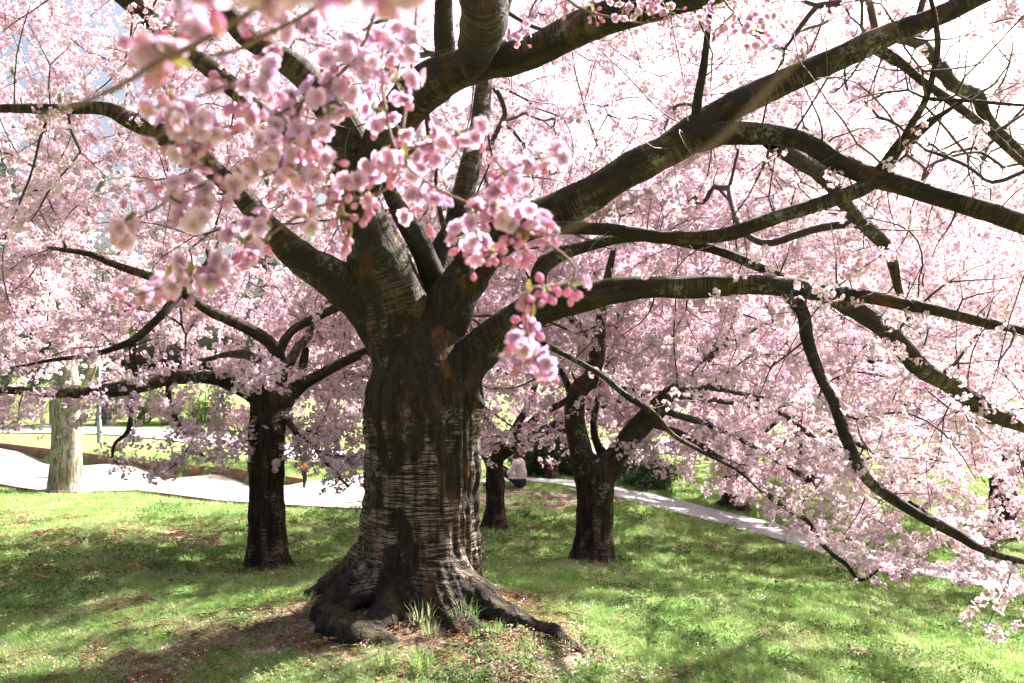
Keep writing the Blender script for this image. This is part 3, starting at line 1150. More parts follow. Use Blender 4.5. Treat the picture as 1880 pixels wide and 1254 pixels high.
# ------------------------------------------------------------------ the big old cherry in the middle
MAIN_LIMBS = {
    'A': [(745, 640, 5.9, 150), (715, 540, 5.85, 140), (685, 450, 5.75, 106), (662, 380, 5.65, 88), (652, 310, 5.55, 82), (638, 245, 5.45, 76), (580, 165, 5.3, 60), (500, 98, 5.1, 50), (430, 35, 4.9, 44), (360, -60, 4.7, 38), (280, -180, 4.5, 28)],
    'L': [(662, 360, 5.6, 60), (695, 275, 5.4, 80), (735, 212, 5.2, 92), (800, 148, 5.0, 88), (880, 113, 4.8, 78), (970, 95, 4.6, 68), (1080, 45, 4.4, 68), (1200, 8, 4.2, 62), (1330, -18, 4.0, 52), (1480, -60, 3.8, 40)],
    'L1': [(825, 130, 4.95, 48), (815, 60, 4.9, 42), (812, 0, 4.85, 38), (805, -90, 4.7, 34), (790, -200, 4.6, 26)],
    'L2': [(872, 118, 4.8, 70), (882, 64, 4.2, 88), (886, 15, 3.5, 95), (890, -80, 2.9, 100), (895, -300, 2.3, 100), (905, -760, 1.7, 96), (880, -1500, 1.15, 80), (700, -2600, .75, 60)],
    'C': [(800, 615, 5.9, 110), (832, 545, 5.85, 95), (870, 490, 5.8, 84), (930, 434, 5.7, 76), (1000, 394, 5.6, 74), (1100, 346, 5.5, 70), (1200, 292, 5.4, 74), (1270, 247, 5.35, 78), (1340, 205, 5.3, 62), (1450, 152, 5.2, 55), (1560, 97, 5.1, 49), (1650, 55, 5.0, 45), (1750, 15, 4.9, 40), (1880, -40, 4.8, 34), (2050, -100, 4.7, 24)],
    'C1': [(1280, 250, 5.35, 60), (1330, 243, 5.22, 55), (1375, 241, 5.15, 48), (1440, 252, 5.0, 44), (1520, 286, 4.85, 41), (1600, 322, 4.7, 40), (1700, 356, 4.55, 42), (1800, 384, 4.4, 44), (1880, 412, 4.3, 44), (2000, 460, 4.2, 36)],
    'C2': [(960, 410, 5.6, 44), (1000, 412, 5.45, 34), (1050, 419, 5.3, 27), (1150, 425, 5.1, 26), (1250, 435, 4.95, 27), (1330, 428, 4.85, 29), (1400, 405, 4.8, 28), (1480, 376, 4.75, 28), (1570, 354, 4.7, 32), (1612, 325, 4.68, 32), (1650, 270, 4.65, 25), (1690, 238, 4.6, 19), (1728, 212, 4.55, 9)],
    'C2b': [(1625, 308, 4.67, 13), (1665, 240, 4.6, 15), (1700, 182, 4.55, 13), (1722, 100, 4.5, 12), (1718, 30, 4.45, 10), (1700, -40, 4.4, 7)],
    'C2c': [(1702, 180, 4.55, 9), (1760, 184, 4.5, 8), (1830, 190, 4.45, 7), (1900, 195, 4.4, 5)],
    'C3': [(1590, 88, 5.07, 26), (1650, 115, 5.1, 20), (1700, 155, 5.15, 18), (1750, 190, 5.2, 18), (1800, 225, 5.25, 16), (1880, 300, 5.3, 12)],
    'C3b': [(1640, 60, 5.05, 30), (1700, 88, 5.5, 27), (1745, 150, 5.9, 28), (1790, 180, 6.1, 28), (1812, 222, 6.2, 22), (1880, 290, 6.4, 16)],
    'C4': [(1420, 258, 5.1, 38), (1480, 300, 5.5, 36), (1530, 340, 5.8, 34), (1560, 390, 6.1, 30), (1600, 425, 6.4, 28), (1630, 470, 6.6, 24), (1645, 520, 6.8, 18), (1660, 560, 7.0, 10)],
    'C5': [(1280, 240, 5.3, 22), (1285, 190, 5.25, 20), (1292, 120, 5.2, 16), (1300, 40, 5.1, 12), (1310, -40, 5.0, 8)],
    'B': [(835, 690, 5.85, 90), (880, 645, 5.8, 86), (930, 605, 5.7, 82), (990, 566, 5.6, 76), (1050, 546, 5.5, 65), (1150, 533, 5.4, 53), (1250, 525, 5.3, 47), (1330, 523, 5.2, 43), (1400, 524, 5.15, 42), (1470, 532, 5.1, 40), (1560, 541, 5.0, 32), (1650, 556, 4.9, 28), (1720, 570, 4.85, 24), (1800, 590, 4.8, 20), (1880, 608, 4.75, 17), (1980, 640, 4.7, 10)],
    'B1': [(1440, 528, 5.12, 30), (1470, 570, 5.0, 28), (1482, 625, 4.9, 26), (1505, 690, 4.8, 24), (1535, 750, 4.7, 24), (1558, 820, 4.6, 24), (1595, 885, 4.5, 22), (1680, 943, 4.4, 20), (1760, 982, 4.35, 18), (1800, 1006, 4.3, 17), (1880, 1030, 4.25, 14), (1960, 1040, 4.2, 7)],
    'B2': [(1520, 540, 5.05, 38), (1580, 570, 5.2, 42), (1640, 620, 5.4, 43), (1680, 665, 5.5, 42), (1740, 700, 5.6, 38), (1800, 738, 5.7, 40), (1850, 768, 5.8, 36), (1930, 800, 5.9, 22)],
    'B3': [(985, 555, 5.6, 38), (990, 505, 5.65, 35), (1005, 477, 5.7, 32), (1040, 459, 5.75, 25), (1100, 446, 5.8, 22), (1177, 437, 5.9, 20), (1280, 450, 6.0, 20), (1340, 466, 6.0, 20), (1400, 492, 5.9, 20), (1440, 512, 5.7, 14)],
    'B4': [(960, 600, 5.65, 18), (1000, 632, 5.62, 13), (1040, 655, 5.6, 12), (1100, 688, 5.5, 12), (1150, 728, 5.4, 13), (1200, 762, 5.3, 11), (1235, 800, 5.25, 8), (1290, 830, 5.2, 7), (1350, 862, 5.1, 5), (1400, 905, 5.0, 4)],
    'D': [(725, 625, 5.9, 110), (680, 568, 5.85, 98), (640, 530, 5.8, 86), (560, 478, 5.65, 67), (490, 412, 5.5, 51), (430, 352, 5.4, 43), (370, 292, 5.3, 44), (300, 245, 5.2, 44), (240, 222, 5.1, 36), (190, 205, 5.0, 28), (100, 202, 4.9, 21), (0, 200, 4.8, 16), (-120, 210, 4.7, 9)],
    'D1': [(650, 330, 5.55, 60), (600, 277, 5.55, 46), (530, 243, 5.5, 37), (460, 196, 5.4, 35), (395, 130, 5.3, 39), (310, 62, 5.2, 39), (235, 0, 5.1, 36), (150, -80, 5.0, 28)],
    'E': [(775, 600, 6.0, 76), (798, 495, 6.1, 54), (838, 400, 6.2, 46), (858, 320, 6.3, 42), (880, 230, 6.4, 40), (890, 160, 6.5, 36), (905, 80, 6.6, 30), (930, 0, 6.7, 20)],
    'E2': [(805, 520, 6.05, 50), (782, 470, 5.95, 46), (755, 420, 5.9, 42), (735, 380, 5.9, 36), (712, 330, 5.95, 30), (690, 250, 6.0, 22), (680, 180, 6.1, 14)],
    'E3': [(848, 500, 5.72, 12), (825, 440, 5.5, 15), (810, 400, 5.45, 12), (800, 340, 5.4, 7)],
}
MAIN_BASE = np.array([-.666, 5.9, gz(-.666, 5.9)])


def build_main():
    root = empty("cherry_tree", tuple(MAIN_BASE))
    tag(root, "huge old cherry tree with thick banded trunk nearest the camera", "tree", "blossoming cherry trees")
    limbs = {k: traced(v) for k, v in MAIN_LIMBS.items()}
    for k, l in limbs.items():                       # carry cut-off limb ends on to a tapered tip
        if l[-1, 3] > .008:
            d = l[-1, :3] - l[-2, :3]
            d /= np.linalg.norm(d)
            L = min(1.6, 22 * l[-1, 3])
            ext = [[*(l[-1, :3] + d * L * f + np.array([.05 * f, 0, .12 * L * f * (1 - f)])), l[-1, 3] * (1 - .88 * f)] for f in (.35, .7, 1.0)]
            limbs[k] = np.vstack([l, ext])
    # trunk with root flare and limb sockets
    ax = lambda px, py, d=5.9: P(px, py, d)
    segs = []
    prof = [(775, 1165, 136), (775, 1110, 126), (774, 1060, 119), (774, 1000, 117), (775, 940, 112), (778, 860, 110), (775, 770, 111), (774, 715, 105), (773, 665, 88), (770, 630, 66)]
    for (a, b) in zip(prof[:-1], prof[1:]):
        segs.append((ax(a[0], a[1]), ax(b[0], b[1]), a[2] / FPX * 5.9 * .90, b[2] / FPX * 5.9 * .90, .05))
    for k, cut in (('A', 5), ('C', 4), ('B', 3), ('D', 4), ('E', 3)):
        l = limbs[k]
        for i in range(cut - 1):
            f0, f1 = (1.06, 1.0) if i == 0 else (1.0, 1.0)
            if i == cut - 2: f0, f1 = .99, .80
            elif i == cut - 3: f1 = .99
            segs.append((l[i, :3], l[i + 1, :3], l[i, 3] * f0 * .93, l[i + 1, 3] * f1 * .95, .045))
    # roots: (px, py, depth, radius m)
    G = lambda x, y, dz=0: np.array([x, y, gz(x, y) + dz])
    roots = [
        [(np.array([-.42, 5.58, .36]), .14), (G(-.22, 5.38, .11), .125), (G(.02, 5.12, .02), .095), (G(.26, 4.88, -.01), .075), (G(.46, 4.68, -.04), .055)],
        [(np.array([-.52, 5.5, .30]), .13), (G(-.40, 5.30, .04), .10), (G(-.30, 5.05, -.02), .08), (G(-.18, 4.85, -.05), .06)],
        [(np.array([-.92, 5.72, .34]), .13), (G(-1.12, 5.58, .09), .13), (G(-1.24, 5.40, .04), .125), (G(-1.20, 5.22, .0), .12), (G(-1.0, 5.08, -.03), .11), (G(-.78, 4.98, -.05), .09)],
        [(np.array([-.80, 5.5, .22]), .12), (G(-.84, 5.3, .0), .09), (G(-.86, 5.12, -.06), .07)],
        [(np.array([-.66, 6.3, .40]), .15), (G(-.7, 6.7, .02), .12), (G(-.75, 7.1, -.06), .08)],
        [(np.array([-1.0, 6.1, .40]), .15), (G(-1.35, 6.25, .03), .11), (G(-1.7, 6.4, -.06), .07)],
    ]
    for r in roots:
        for a, b in zip(r[:-1], r[1:]):
            segs.append((a[0], b[0], a[1], b[1], .09))
    # swelling above the graft and a knob on the right
    segs.append((ax(872, 735, 5.75), ax(884, 742, 5.7), .07, .03, .06))
    segs.append((ax(862, 640, 5.75), ax(880, 720, 5.75), .06, .03, .08))
    v, q = sdf_mesh(segs, .0118, .06)
    n = normals(v, q)
    rel = v - np.array([-.666, 5.9, 0])
    ang = np.arctan2(rel[:, 1], rel[:, 0])
    rr = np.hypot(rel[:, 0], rel[:, 1])
    z = rel[:, 2]
    cyl = np.stack([np.cos(ang), np.sin(ang), z], 1)
    low = np.clip(1 - z / 1.6, 0, 1)
    trunkish = np.clip((1.75 - z) / .25, 0, 1)
    # vertical flutes that deepen toward the roots
    fl = fbm(np.stack([cyl[:, 0] * 2.6, cyl[:, 1] * 2.6, z * .55 + 3], 1), 71, 3) - .5
    d = fl * (.05 + .10 * low) * trunkish
    # cracked plates and ridges
    rootn = np.clip(1 - z / .35, 0, 1)
    d += (fbm(v * np.array([5, 5, 7]), 88, 3) - .5) * .10 * rootn
    rid = np.abs(fbm(np.stack([cyl[:, 0] * 7, cyl[:, 1] * 7, z * 1.6], 1), 77, 3) - .5) * 2
    d += (np.clip(rid, 0, .35) - .18) * .07 * trunkish
    pl = fbm(v * np.array([16, 16, 8]), 79, 3) - .5
    d += pl * .022
    band = vnoise(np.stack([cyl[:, 0] * 3, cyl[:, 1] * 3, z * 34], 1), 83) - .5
    d += band * .016 * np.clip((z - .25) / .3, 0, 1) * np.clip((1.55 - z) / .1, 0, 1)
    d += .007 * np.clip((z - 1.40) / .06, 0, 1) * np.clip((1.75 - z) / .2, 0, 1)      # lip over the graft line
    d += (fbm(v * 45, 85, 2) - .5) * .008
    v = v + n * d[:, None]
    me = new_mesh("main_trunk", v, q, True, [M['bark_main']], None, {"bc": rel})
    child("trunk", me, root)
    cls = []
    for j, (k, rows) in enumerate(limbs.items()):
        big = rows[:, 3].max() > .04
        me, c = limb_mesh("limb", rows, M['bark_limb'], 200 + 7 * j, 26 if big else 12, True, .13 if big else .09)
        child("limb", me, root)
        cls.append(c)
    # crown
    b = MAIN_BASE

    def zb(dx, dy, rho):
        back = np.clip(dy / 6.5, -1, 1)
        return 3.3 - 1.5 * np.clip(rho - .55, 0, 1) * 1.6 + .35 * np.clip(-back, 0, 1) - .3 * np.clip(back, 0, 1)

    def zt(dx, dy, rho):
        return 7.4 - 3.6 * rho ** 2
    T = crown_targets(3000, b, 6.3, zb, zt, 301, .45, .22, .7)
    d = T[:, 1]
    iv = in_view(T, 200, 160)
    # the photographer stands in a clear gap: little hangs between camera and trunk
    keep = ~iv | (d > 5.9) | ((d > 5.0) & (np.random.default_rng(4).random(len(T)) < .10))
    keep &= np.linalg.norm(T - np.array([0, 0, CAM_Z]), axis=1) > 1.6
    keep &= ~((np.abs(T[:, 0] / np.maximum(d, .1)) < .8) & (d < 3) & (d > 0) & (T[:, 2] < 2.8))
    keep &= ~((T[:, 0] > 3.2) & (T[:, 1] < 9.5))
    T = T[keep]
    r2 = np.random.default_rng(78)
    V = r2.normal(size=(2000, 3))
    V = V / np.linalg.norm(V, axis=1)[:, None] * r2.random((2000, 1)) ** .33 * np.array([3.6, 2.4, 1.9]) + np.array([-5.2, 9.8, 5.5])
    V = V[(fbm(V * .8, 57, 2) > .45) & (V[:, 2] > 3.2)][:850]
    T = np.concatenate([T, V])
    r2 = np.random.default_rng(77)
    U = r2.normal(size=(3600, 3))
    U = U / np.linalg.norm(U, axis=1)[:, None] * r2.random((3600, 1)) ** .33 * np.array([4.6, 2.4, 2.3]) + np.array([3.9, 10.4, 5.1])
    U = U[(fbm(U * .8, 55, 2) > .43) & (U[:, 2] > 3.0) & ~((U[:, 0] > 4.6) & (U[:, 1] < 8.6))][:1600]
    T = np.concatenate([T, U])
    # low drooping far and right hand side
    rng = np.random.default_rng(9)
    # bare twigs near the limbs
    bare = []
    for k, cnt in (('C1', 170), ('C', 90), ('B', 90), ('C2', 110), ('B1', 70), ('B2', 70), ('C3', 130), ('C2b', 80), ('D', 130), ('D1', 80), ('C4', 60), ('L', 30), ('A', 24)):
        c = spline(limbs[k], .1)
        s = c[rng.integers(len(c) // 4, len(c), cnt)]
        off = rng.normal(size=(cnt, 3)) * np.array([.5, .36, .5])
        bare.append(s[:, :3] + off + np.array([.12 if k not in 'D D1 A' else -.1, .1, .04]))
    bare = np.concatenate(bare)
    bare = bare[(np.linalg.norm(bare - np.array([0, 0, CAM_Z]), axis=1) > 3.0) & (bare[:, 2] > .75)]
    # flowering spurs close to limb B, C and hanging from B1
    fl = []
    for k, cnt, sg in (('B', 40, .16), ('B1', 36, .25), ('B2', 50, .30), ('C', 14, .2), ('D', 30, .3), ('D1', 40, .35), ('A', 24, .3), ('C1', 16, .3), ('B4', 10, .2)):
        c = spline(limbs[k], .1)
        s = c[rng.integers(len(c) // 3, len(c), cnt)]
        fl.append(s[:, :3] + rng.normal(size=(cnt, 3)) * sg + np.array([0, sg * .9, sg * .3]))
    fl = np.concatenate(fl)
    fl = fl[np.linalg.norm(fl - np.array([0, 0, CAM_Z]), axis=1) > 3.2]
    allT = np.concatenate([T, fl, bare])
    g = grow(cls, allT, .35, 17, .0032, .47)
    child("branchwork", net_mesh("branchwork", g, M['bark_twig']), root)["kind"] = "stuff"
    # which nodes carry flowers
    ok = np.zeros(len(g['pos']), bool)
    flower_tip = g['tip'][:len(T) + len(fl)]
    for t in flower_tip:
        i = t
        for _ in range(7):
            if i < g['n_old'] or ok[i]: break
            ok[i] = True
            i = g['par'][i]
    for t in g['tip'][len(T) + len(fl):]:
        ok[t] = False

    def dens(p):
        return np.where(in_view(p, 100, 100), 1.0, .62 * np.clip((fbm(p * np.array([.62, .62, .3]), 91, 2) - .47) * 12, 0, 1))
    pts = blossoms_on(g, 37, 33, .06, .0125, dens, ok)
    keep = np.linalg.norm(pts - np.array([0, 0, CAM_Z]), axis=1) > 1.5
    pts = pts[keep]
    STATS['main'] = len(pts)
    make_blossom_objects(root, pts, 5, (.85, 1.25), 260)
    return root, limbs


MAIN_ROOT, MAIN_L = build_main()


# ------------------------------------------------------------------ other cherries
def build_cherry(base_xy, label, trunk, limbs, crown, ntarget, seed, per_m=40, h=.022, mat='bark_mid', rootr=.3, fine=True, nobj=120, dens=None, spread=.055, scl=(.8, 1.15), droop=None, extra=None):
    bx, by = base_xy
    base = np.array([bx, by, gz(bx, by)])
    root = empty("cherry_tree", tuple(base))
    tag(root, label, "tree", "blossoming cherry trees")
    rng = np.random.default_rng(seed)
    L = [traced(l) if len(l[0]) == 4 and l[0][3] > 2 else np.asarray(l, float) for l in limbs]
    tr = traced(trunk) if trunk[0][3] > 2 else np.asarray(trunk, float)
    segs = [(a[:3], b[:3], a[3], b[3], .05) for a, b in zip(tr[:-1], tr[1:])]
    for l in L:
        if np.linalg.norm(l[0, :3] - tr[-1, :3]) < .35:
            segs.append((l[0, :3], l[1, :3], l[0, 3] * 1.02, l[1, 3] * .92, .06))
    for k in range(6):
        a = k * math.pi / 3 + rng.normal() * .25
        d0, d1 = tr[0, 3] * .5, tr[0, 3] * (1.05 + rng.random() * .4)
        p0 = np.array([bx + d0 * math.cos(a), by + d0 * math.sin(a), base[2] + .16])
        x1, y1 = bx + d1 * math.cos(a), by + d1 * math.sin(a)
        segs.append((p0, np.array([x1, y1, gz(x1, y1) - .05]), tr[0, 3] * .40, tr[0, 3] * .20, .07))
    v, q = sdf_mesh(segs, h, .05)
    n = normals(v, q)
    rel = v - base
    ang = np.arctan2(rel[:, 1], rel[:, 0])
    cyl = np.stack([np.cos(ang) * 2.4, np.sin(ang) * 2.4, rel[:, 2] * .7], 1)
    d = (fbm(cyl, seed, 3) - .5) * .07 + (fbm(np.stack([cyl[:, 0] * 3, cyl[:, 1] * 3, rel[:, 2] * 3], 1), seed + 3, 3) - .5) * .045 + (fbm(v * np.array([18, 18, 10]), seed + 5, 2) - .5) * .016
    v = v + n * d[:, None]
    child("trunk", new_mesh("trunk", v, q, True, [M[mat]], None, {"bc": rel}), root)
    cls = []
    for j, rows in enumerate(L):
        me, c = limb_mesh("limb", rows, M['bark_limb'], seed + 11 * j, 14 if fine else 8, fine, .12)
        child("limb", me, root)
        cls.append(c)
    T = crown_targets(ntarget, base + np.array([*crown.get('off', (0, 0)), 0]), crown['R'], crown['zb'], crown['zt'], seed + 40, crown.get('thr', .40), crown.get('inner', .12), crown.get('scale', .9), crown.get('Ry'))
    if 'keep' in crown: T = T[crown['keep'](T)]
    if extra is not None: T = np.concatenate([T, extra])
    g = grow(cls, T, .4, seed + 2, .0030, .48, .05)
    child("branchwork", net_mesh("branchwork", g, M['bark_twig'], 1), root)["kind"] = "stuff"
    pts = blossoms_on(g, per_m, seed + 4, spread, .014, dens)
    gzv = ground(pts[:, 0], pts[:, 1])
    pts = pts[pts[:, 2] > gzv + .12]
    STATS[label[:22]] = (len(T), len(pts))
    make_blossom_objects(root, pts, seed + 6, scl, nobj)
    return root


def spray_targets(lines, n, sig, seed):
    rng = np.random.default_rng(seed)
    out = []
    for l in lines:
        c = spline(traced(l), .08)
        s = c[rng.integers(len(c) // 5, len(c), n)]
        out.append(s[:, :3] + rng.normal(size=(n, 3)) * np.array([sig, sig, sig * .6]))
    return np.concatenate(out)


# left neighbour
T2_limbs = [
    [(508, 735, 9.0, 36), (512, 690, 8.95, 30), (508, 648, 8.9, 28), (485, 622, 8.8, 26), (440, 592, 8.65, 24), (390, 570, 8.5, 22), (340, 542, 8.4, 20), (280, 512, 8.3, 18), (210, 486, 8.2, 15), (160, 466, 8.1, 12), (90, 455, 8.0, 8)],
    [(508, 655, 8.9, 26), (522, 625, 9.0, 20), (545, 600, 9.1, 18), (590, 578, 9.2, 16), (640, 555, 9.3, 13), (700, 520, 9.4, 9)],
    [(485, 735, 9.0, 44), (455, 712, 8.85, 38), (425, 698, 8.7, 32), (380, 690, 8.5, 30), (320, 692, 8.3, 32), (250, 706, 8.1, 32), (180, 720, 7.9, 30), (100, 722, 7.75, 26), (50, 716, 7.65, 18), (-20, 712, 7.5, 12), (-120, 715, 7.4, 7)],
    [(515, 745, 9.0, 40), (540, 715, 9.1, 30), (575, 693, 9.2, 24), (620, 670, 9.3, 22), (680, 640, 9.4, 20), (740, 610, 9.5, 14), (820, 590, 9.6, 8)],
    [(548, 708, 9.1, 20), (556, 670, 9.12, 18), (562, 640, 9.15, 13)],
    [(330, 538, 8.38, 22), (318, 552, 8.3, 20), (300, 578, 8.2, 18), (270, 605, 8.1, 17), (240, 628, 8.0, 16), (200, 643, 7.9, 12), (150, 655, 7.8, 10), (90, 662, 7.7, 8), (20, 676, 7.6, 5)],
    [(246, 622, 8.05, 14), (245, 660, 8.0, 14), (249, 690, 8.05, 12), (248, 712, 8.1, 10)],
    [(246, 700, 8.1, 9), (243, 740, 8.0, 9), (234, 790, 7.95, 8), (210, 815, 7.9, 7), (206, 840, 7.9, 6), (215, 852, 7.9, 4)],
    [(310, 700, 8.3, 12), (312, 740, 8.2, 11), (330, 780, 8.15, 10), (352, 812, 8.1, 9), (374, 838, 8.1, 6)],
    [(522, 765, 8.9, 12), (545, 795, 8.8, 11), (570, 812, 8.75, 10), (590, 840, 8.7, 9), (615, 868, 8.65, 7), (642, 893, 8.6, 5)],
    [(500, 670, 8.9, 24), (470, 658, 9.2, 20), (440, 650, 9.6, 16), (400, 655, 10.0, 12), (350, 668, 10.4, 8)],
    [(515, 680, 9.0, 24), (550, 640, 9.5, 20), (570, 600, 10.2, 15), (590, 560, 11.0, 10)],
]
T2_extra = np.concatenate([spray_targets([T2_limbs[7], T2_limbs[8]], 13, .16, 3), spray_targets([T2_limbs[9]], 14, .15, 4), spray_targets([T2_limbs[2]], 70, .28, 5),
                           spray_targets([[(230, 850, 7.9, 6), (270, 862, 7.9, 6), (320, 872, 7.9, 6)]], 22, .10, 6), spray_targets([[(330, 770, 8.6, 6), (390, 800, 8.7, 6), (452, 842, 8.8, 6)]], 34, .20, 16), spray_targets([[(-20, 740, 7.6, 6), (30, 765, 7.6, 6), (60, 790, 7.6, 6)]], 22, .14, 17), spray_targets([[(540, 760, 9.2, 6), (600, 800, 9.2, 6), (650, 850, 9.2, 6)]], 44, .24, 18), spray_targets([[(430, 700, 8.5, 9), (480, 690, 8.4, 9), (520, 690, 8.4, 8)]], 26, .14, 8)])
build_cherry((-2.77, 9.0), "slender dark cherry tree left of the huge trunk, with long sideways limb",
             [(493, 1052, 9.0, 82), (491, 1010, 9.0, 74), (489, 940, 9.0, 69), (489, 860, 9.0, 67), (490, 790, 9.0, 68), (495, 735, 9.0, 68)],
             T2_limbs,
             dict(R=4.6, thr=.40, zb=lambda dx, dy, r: 2.15 - .75 * np.clip(r - .35, 0, 1) - .25 * np.clip(-dx / 4, 0, 1), zt=lambda dx, dy, r: 5.4 - 2.4 * r ** 2,
                  keep=lambda T: (T[:, 1] > 9.0) | ((T[:, 2] > 3.0) & (T[:, 1] > 7.5)) | ((T[:, 0] < -5.0) & (T[:, 1] > 7.6))),
             1500, 500, 44, .02, extra=T2_extra, nobj=160)

# right neighbour, its crown sweeping low over the slope
T3_limbs = [
    [(1078, 880, 9.5, 48), (1062, 810, 9.45, 44), (1052, 750, 9.4, 42), (1062, 712, 9.4, 38), (1085, 688, 9.45, 34), (1098, 640, 9.5, 30), (1102, 590, 9.6, 24), (1112, 520, 9.8, 18), (1130, 440, 10.0, 10)],
    [(1054, 745, 9.4, 20), (1042, 710, 9.5, 15), (1025, 680, 9.8, 11), (1000, 650, 10.2, 8), (960, 625, 10.6, 5)],
    [(1108, 872, 9.5, 50), (1135, 828, 9.45, 46), (1172, 785, 9.4, 44), (1210, 748, 9.35, 42), (1238, 715, 9.5, 24), (1275, 688, 10.0, 18), (1320, 640, 10.6, 15), (1390, 600, 11.2, 12), (1480, 560, 11.8, 9), (1580, 540, 12.4, 6)],
    [(1118, 862, 9.5, 22), (1100, 820, 9.6, 18), (1090, 780, 9.8, 15), (1100, 720, 10.2, 12), (1120, 650, 10.8, 8)],
    [(1190, 775, 9.4, 15), (1240, 792, 9.6, 13), (1300, 826, 9.9, 12), (1370, 868, 10.2, 13), (1425, 920, 10.4, 11), (1480, 955, 10.5, 9), (1510, 1000, 10.6, 10), (1552, 1034, 10.6, 9), (1580, 1064, 10.6, 7), (1622, 1040, 10.6, 4)],
    [(1215, 755, 9.35, 15), (1290, 775, 10.0, 13), (1380, 818, 10.8, 11), (1470, 870, 11.2, 12), (1560, 930, 11.5, 9), (1640, 970, 11.6, 6)],
    [(1230, 725, 9.4, 15), (1300, 735, 10.4, 12), (1400, 750, 11.2, 10), (1520, 790, 12, 11), (1640, 850, 12.6, 8), (1740, 920, 12.8, 5)],
    [(1060, 800, 9.45, 12), (1030, 790, 9.8, 9), (990, 795, 10.4, 7), (940, 805, 11.0, 5)],
    [(1240, 715, 9.4, 15), (1330, 715, 10, 12), (1420, 750, 10.6, 10), (1530, 830, 11.2, 11), (1640, 900, 11.4, 8), (1740, 970, 11.5, 5)],
    [(1098, 640, 9.5, 22), (1060, 600, 10.0, 17), (1030, 560, 10.6, 12), (990, 520, 11.2, 8)],
]
T3_zb = lambda dx, dy, r: .75 - .35 * np.clip((r - .3) / .7, 0, 1) - .40 * np.clip(dx + 1.2, 0, 6)
build_cherry((.96, 9.5), "forked cherry tree right of the huge trunk, crown sweeping low over the slope",
             [(1089, 1050, 9.5, 84), (1090, 1005, 9.5, 76), (1092, 950, 9.5, 72), (1093, 900, 9.5, 74), (1093, 868, 9.5, 74)],
             T3_limbs,
             dict(R=5.4, Ry=3.8, thr=.37, zb=T3_zb, zt=lambda dx, dy, r: 5.0 - 2.2 * r ** 2 - .30 * np.clip(dx + 1, 0, 6), off=(1.3, 2.0), keep=lambda T: (T[:, 1] > 9.7) | ((T[:, 1] > 8.5) & (T[:, 0] > 1.9) & (T[:, 2] > .2))),
             2300, 600, 37, .02, scl=(.85, 1.25), nobj=160, extra=spray_targets([T3_limbs[4], T3_limbs[5], T3_limbs[8]], 60, .25, 12))


def auto_limbs(bx, by, z0, fork, n, length, seed, r0, rise=.55):
    rng = np.random.default_rng(seed)
    L = []
    for k in range(n):
        a = 2 * math.pi * k / n + rng.normal() * .25
        p = np.array([bx, by, z0 + fork])
        d = np.array([math.cos(a), math.sin(a), rise + rng.random() * .5])
        row = [[*p, r0 * .62]]
        for s in range(6):
            p = p + d / np.linalg.norm(d) * length / 6
            d = d + np.array([rng.normal() * .18, rng.normal() * .18, -.16 + rng.normal() * .08])
            row.append([*p, r0 * .58 * (1 - (s + 1) / 7.2)])
        L.append(np.array(row))
    return L


def auto_cherry(bx, by, label, h_fork, r0, Rc, zb0, zt0, nt, seed, per_m=24, nobj=0, edge=.9, scl=(1.05, 1.6)):
    z = gz(bx, by)
    tr = np.array([[bx, by, z - .08, r0 * 1.25], [bx + .02, by, z + .25, r0 * 1.02], [bx + .03, by, z + h_fork * .6, r0 * .92], [bx, by, z + h_fork, r0 * .9]])
    limbs = auto_limbs(bx, by, z, h_fork - .05, 7, Rc * .85, seed, r0)
    build_cherry((bx, by), label, [tuple(x) for x in tr], limbs,
                 dict(R=Rc, thr=.36, zb=lambda dx, dy, r: z + zb0 - edge * np.clip(r - .3, 0, 1), zt=lambda dx, dy, r: z + zt0 - (zt0 - zb0) * .62 * r ** 2),
                 nt, seed, per_m, .03, nobj=nobj, fine=False, spread=.075, scl=scl)


auto_cherry(-.31, 13.0, "small cherry tree just behind the huge trunk, beside the seated person", 1.15, .15, 4.3, 1.85, 5.6, 1200, 700, nobj=40)
auto_cherry(11.2, 18.2, "cherry tree beyond the footpath at the far right", 1.5, .30, 5.6, 1.9, 9.8, 1350, 720)
auto_cherry(5.2, 18.6, "cherry tree beyond the footpath, hidden behind the low crown", 1.4, .28, 5.4, 1.7, 9.6, 1350, 740)
auto_cherry(9.0, 24.5, "tallest far cherry tree, rising behind the two beyond the footpath", 1.7, .32, 6.5, 2.4, 12.0, 1300, 790, 18, scl=(1.4, 2.2))
auto_cherry(-4.6, 27.5, "distant cherry tree in the gap left of the huge trunk", 1.5, .26, 4.0, 2.0, 6.0, 420, 760, 18, scl=(1.5, 2.4))
auto_cherry(-11.2, 12.6, "cherry tree beyond the left edge, only its branch ends in the picture", 1.7, .25, 4.6, 2.4, 8.6, 800, 780)


# ------------------------------------------------------------------ blossom sprays close to the camera (tips of the big tree's overhanging limb)
NEAR_FL = []
for i in range(6):
    rng_ = np.random.default_rng(900 + i)
    mb = MB()
    flower_into(mb, Matrix.Identity(4), 1.0, rng_, True, 3 if i % 2 else 2)
    # calyx behind the petals
    v = np.array([[0, 0, -.22], [.07, 0, -.03], [0, .07, -.03], [-.07, 0, -.03], [0, -.07, -.03]])
    mb.add(v, [[0, 2, 1], [0, 3, 2], [0, 4, 3], [0, 1, 4]], 2, pc=np.zeros(5))
    NEAR_FL.append(mb.mesh("flower", [M['petal_near'], M['stamen'], M['bud']]))
mb = MB()
prof = np.array([[0, 0, 0, .10], [0, 0, .18, .16], [0, 0, .40, .30], [0, 0, .66, .33], [0, 0, .88, .20], [0, 0, 1.0, .05]])
a_ = np.linspace(0, 2 * np.pi, 9, endpoint=False)
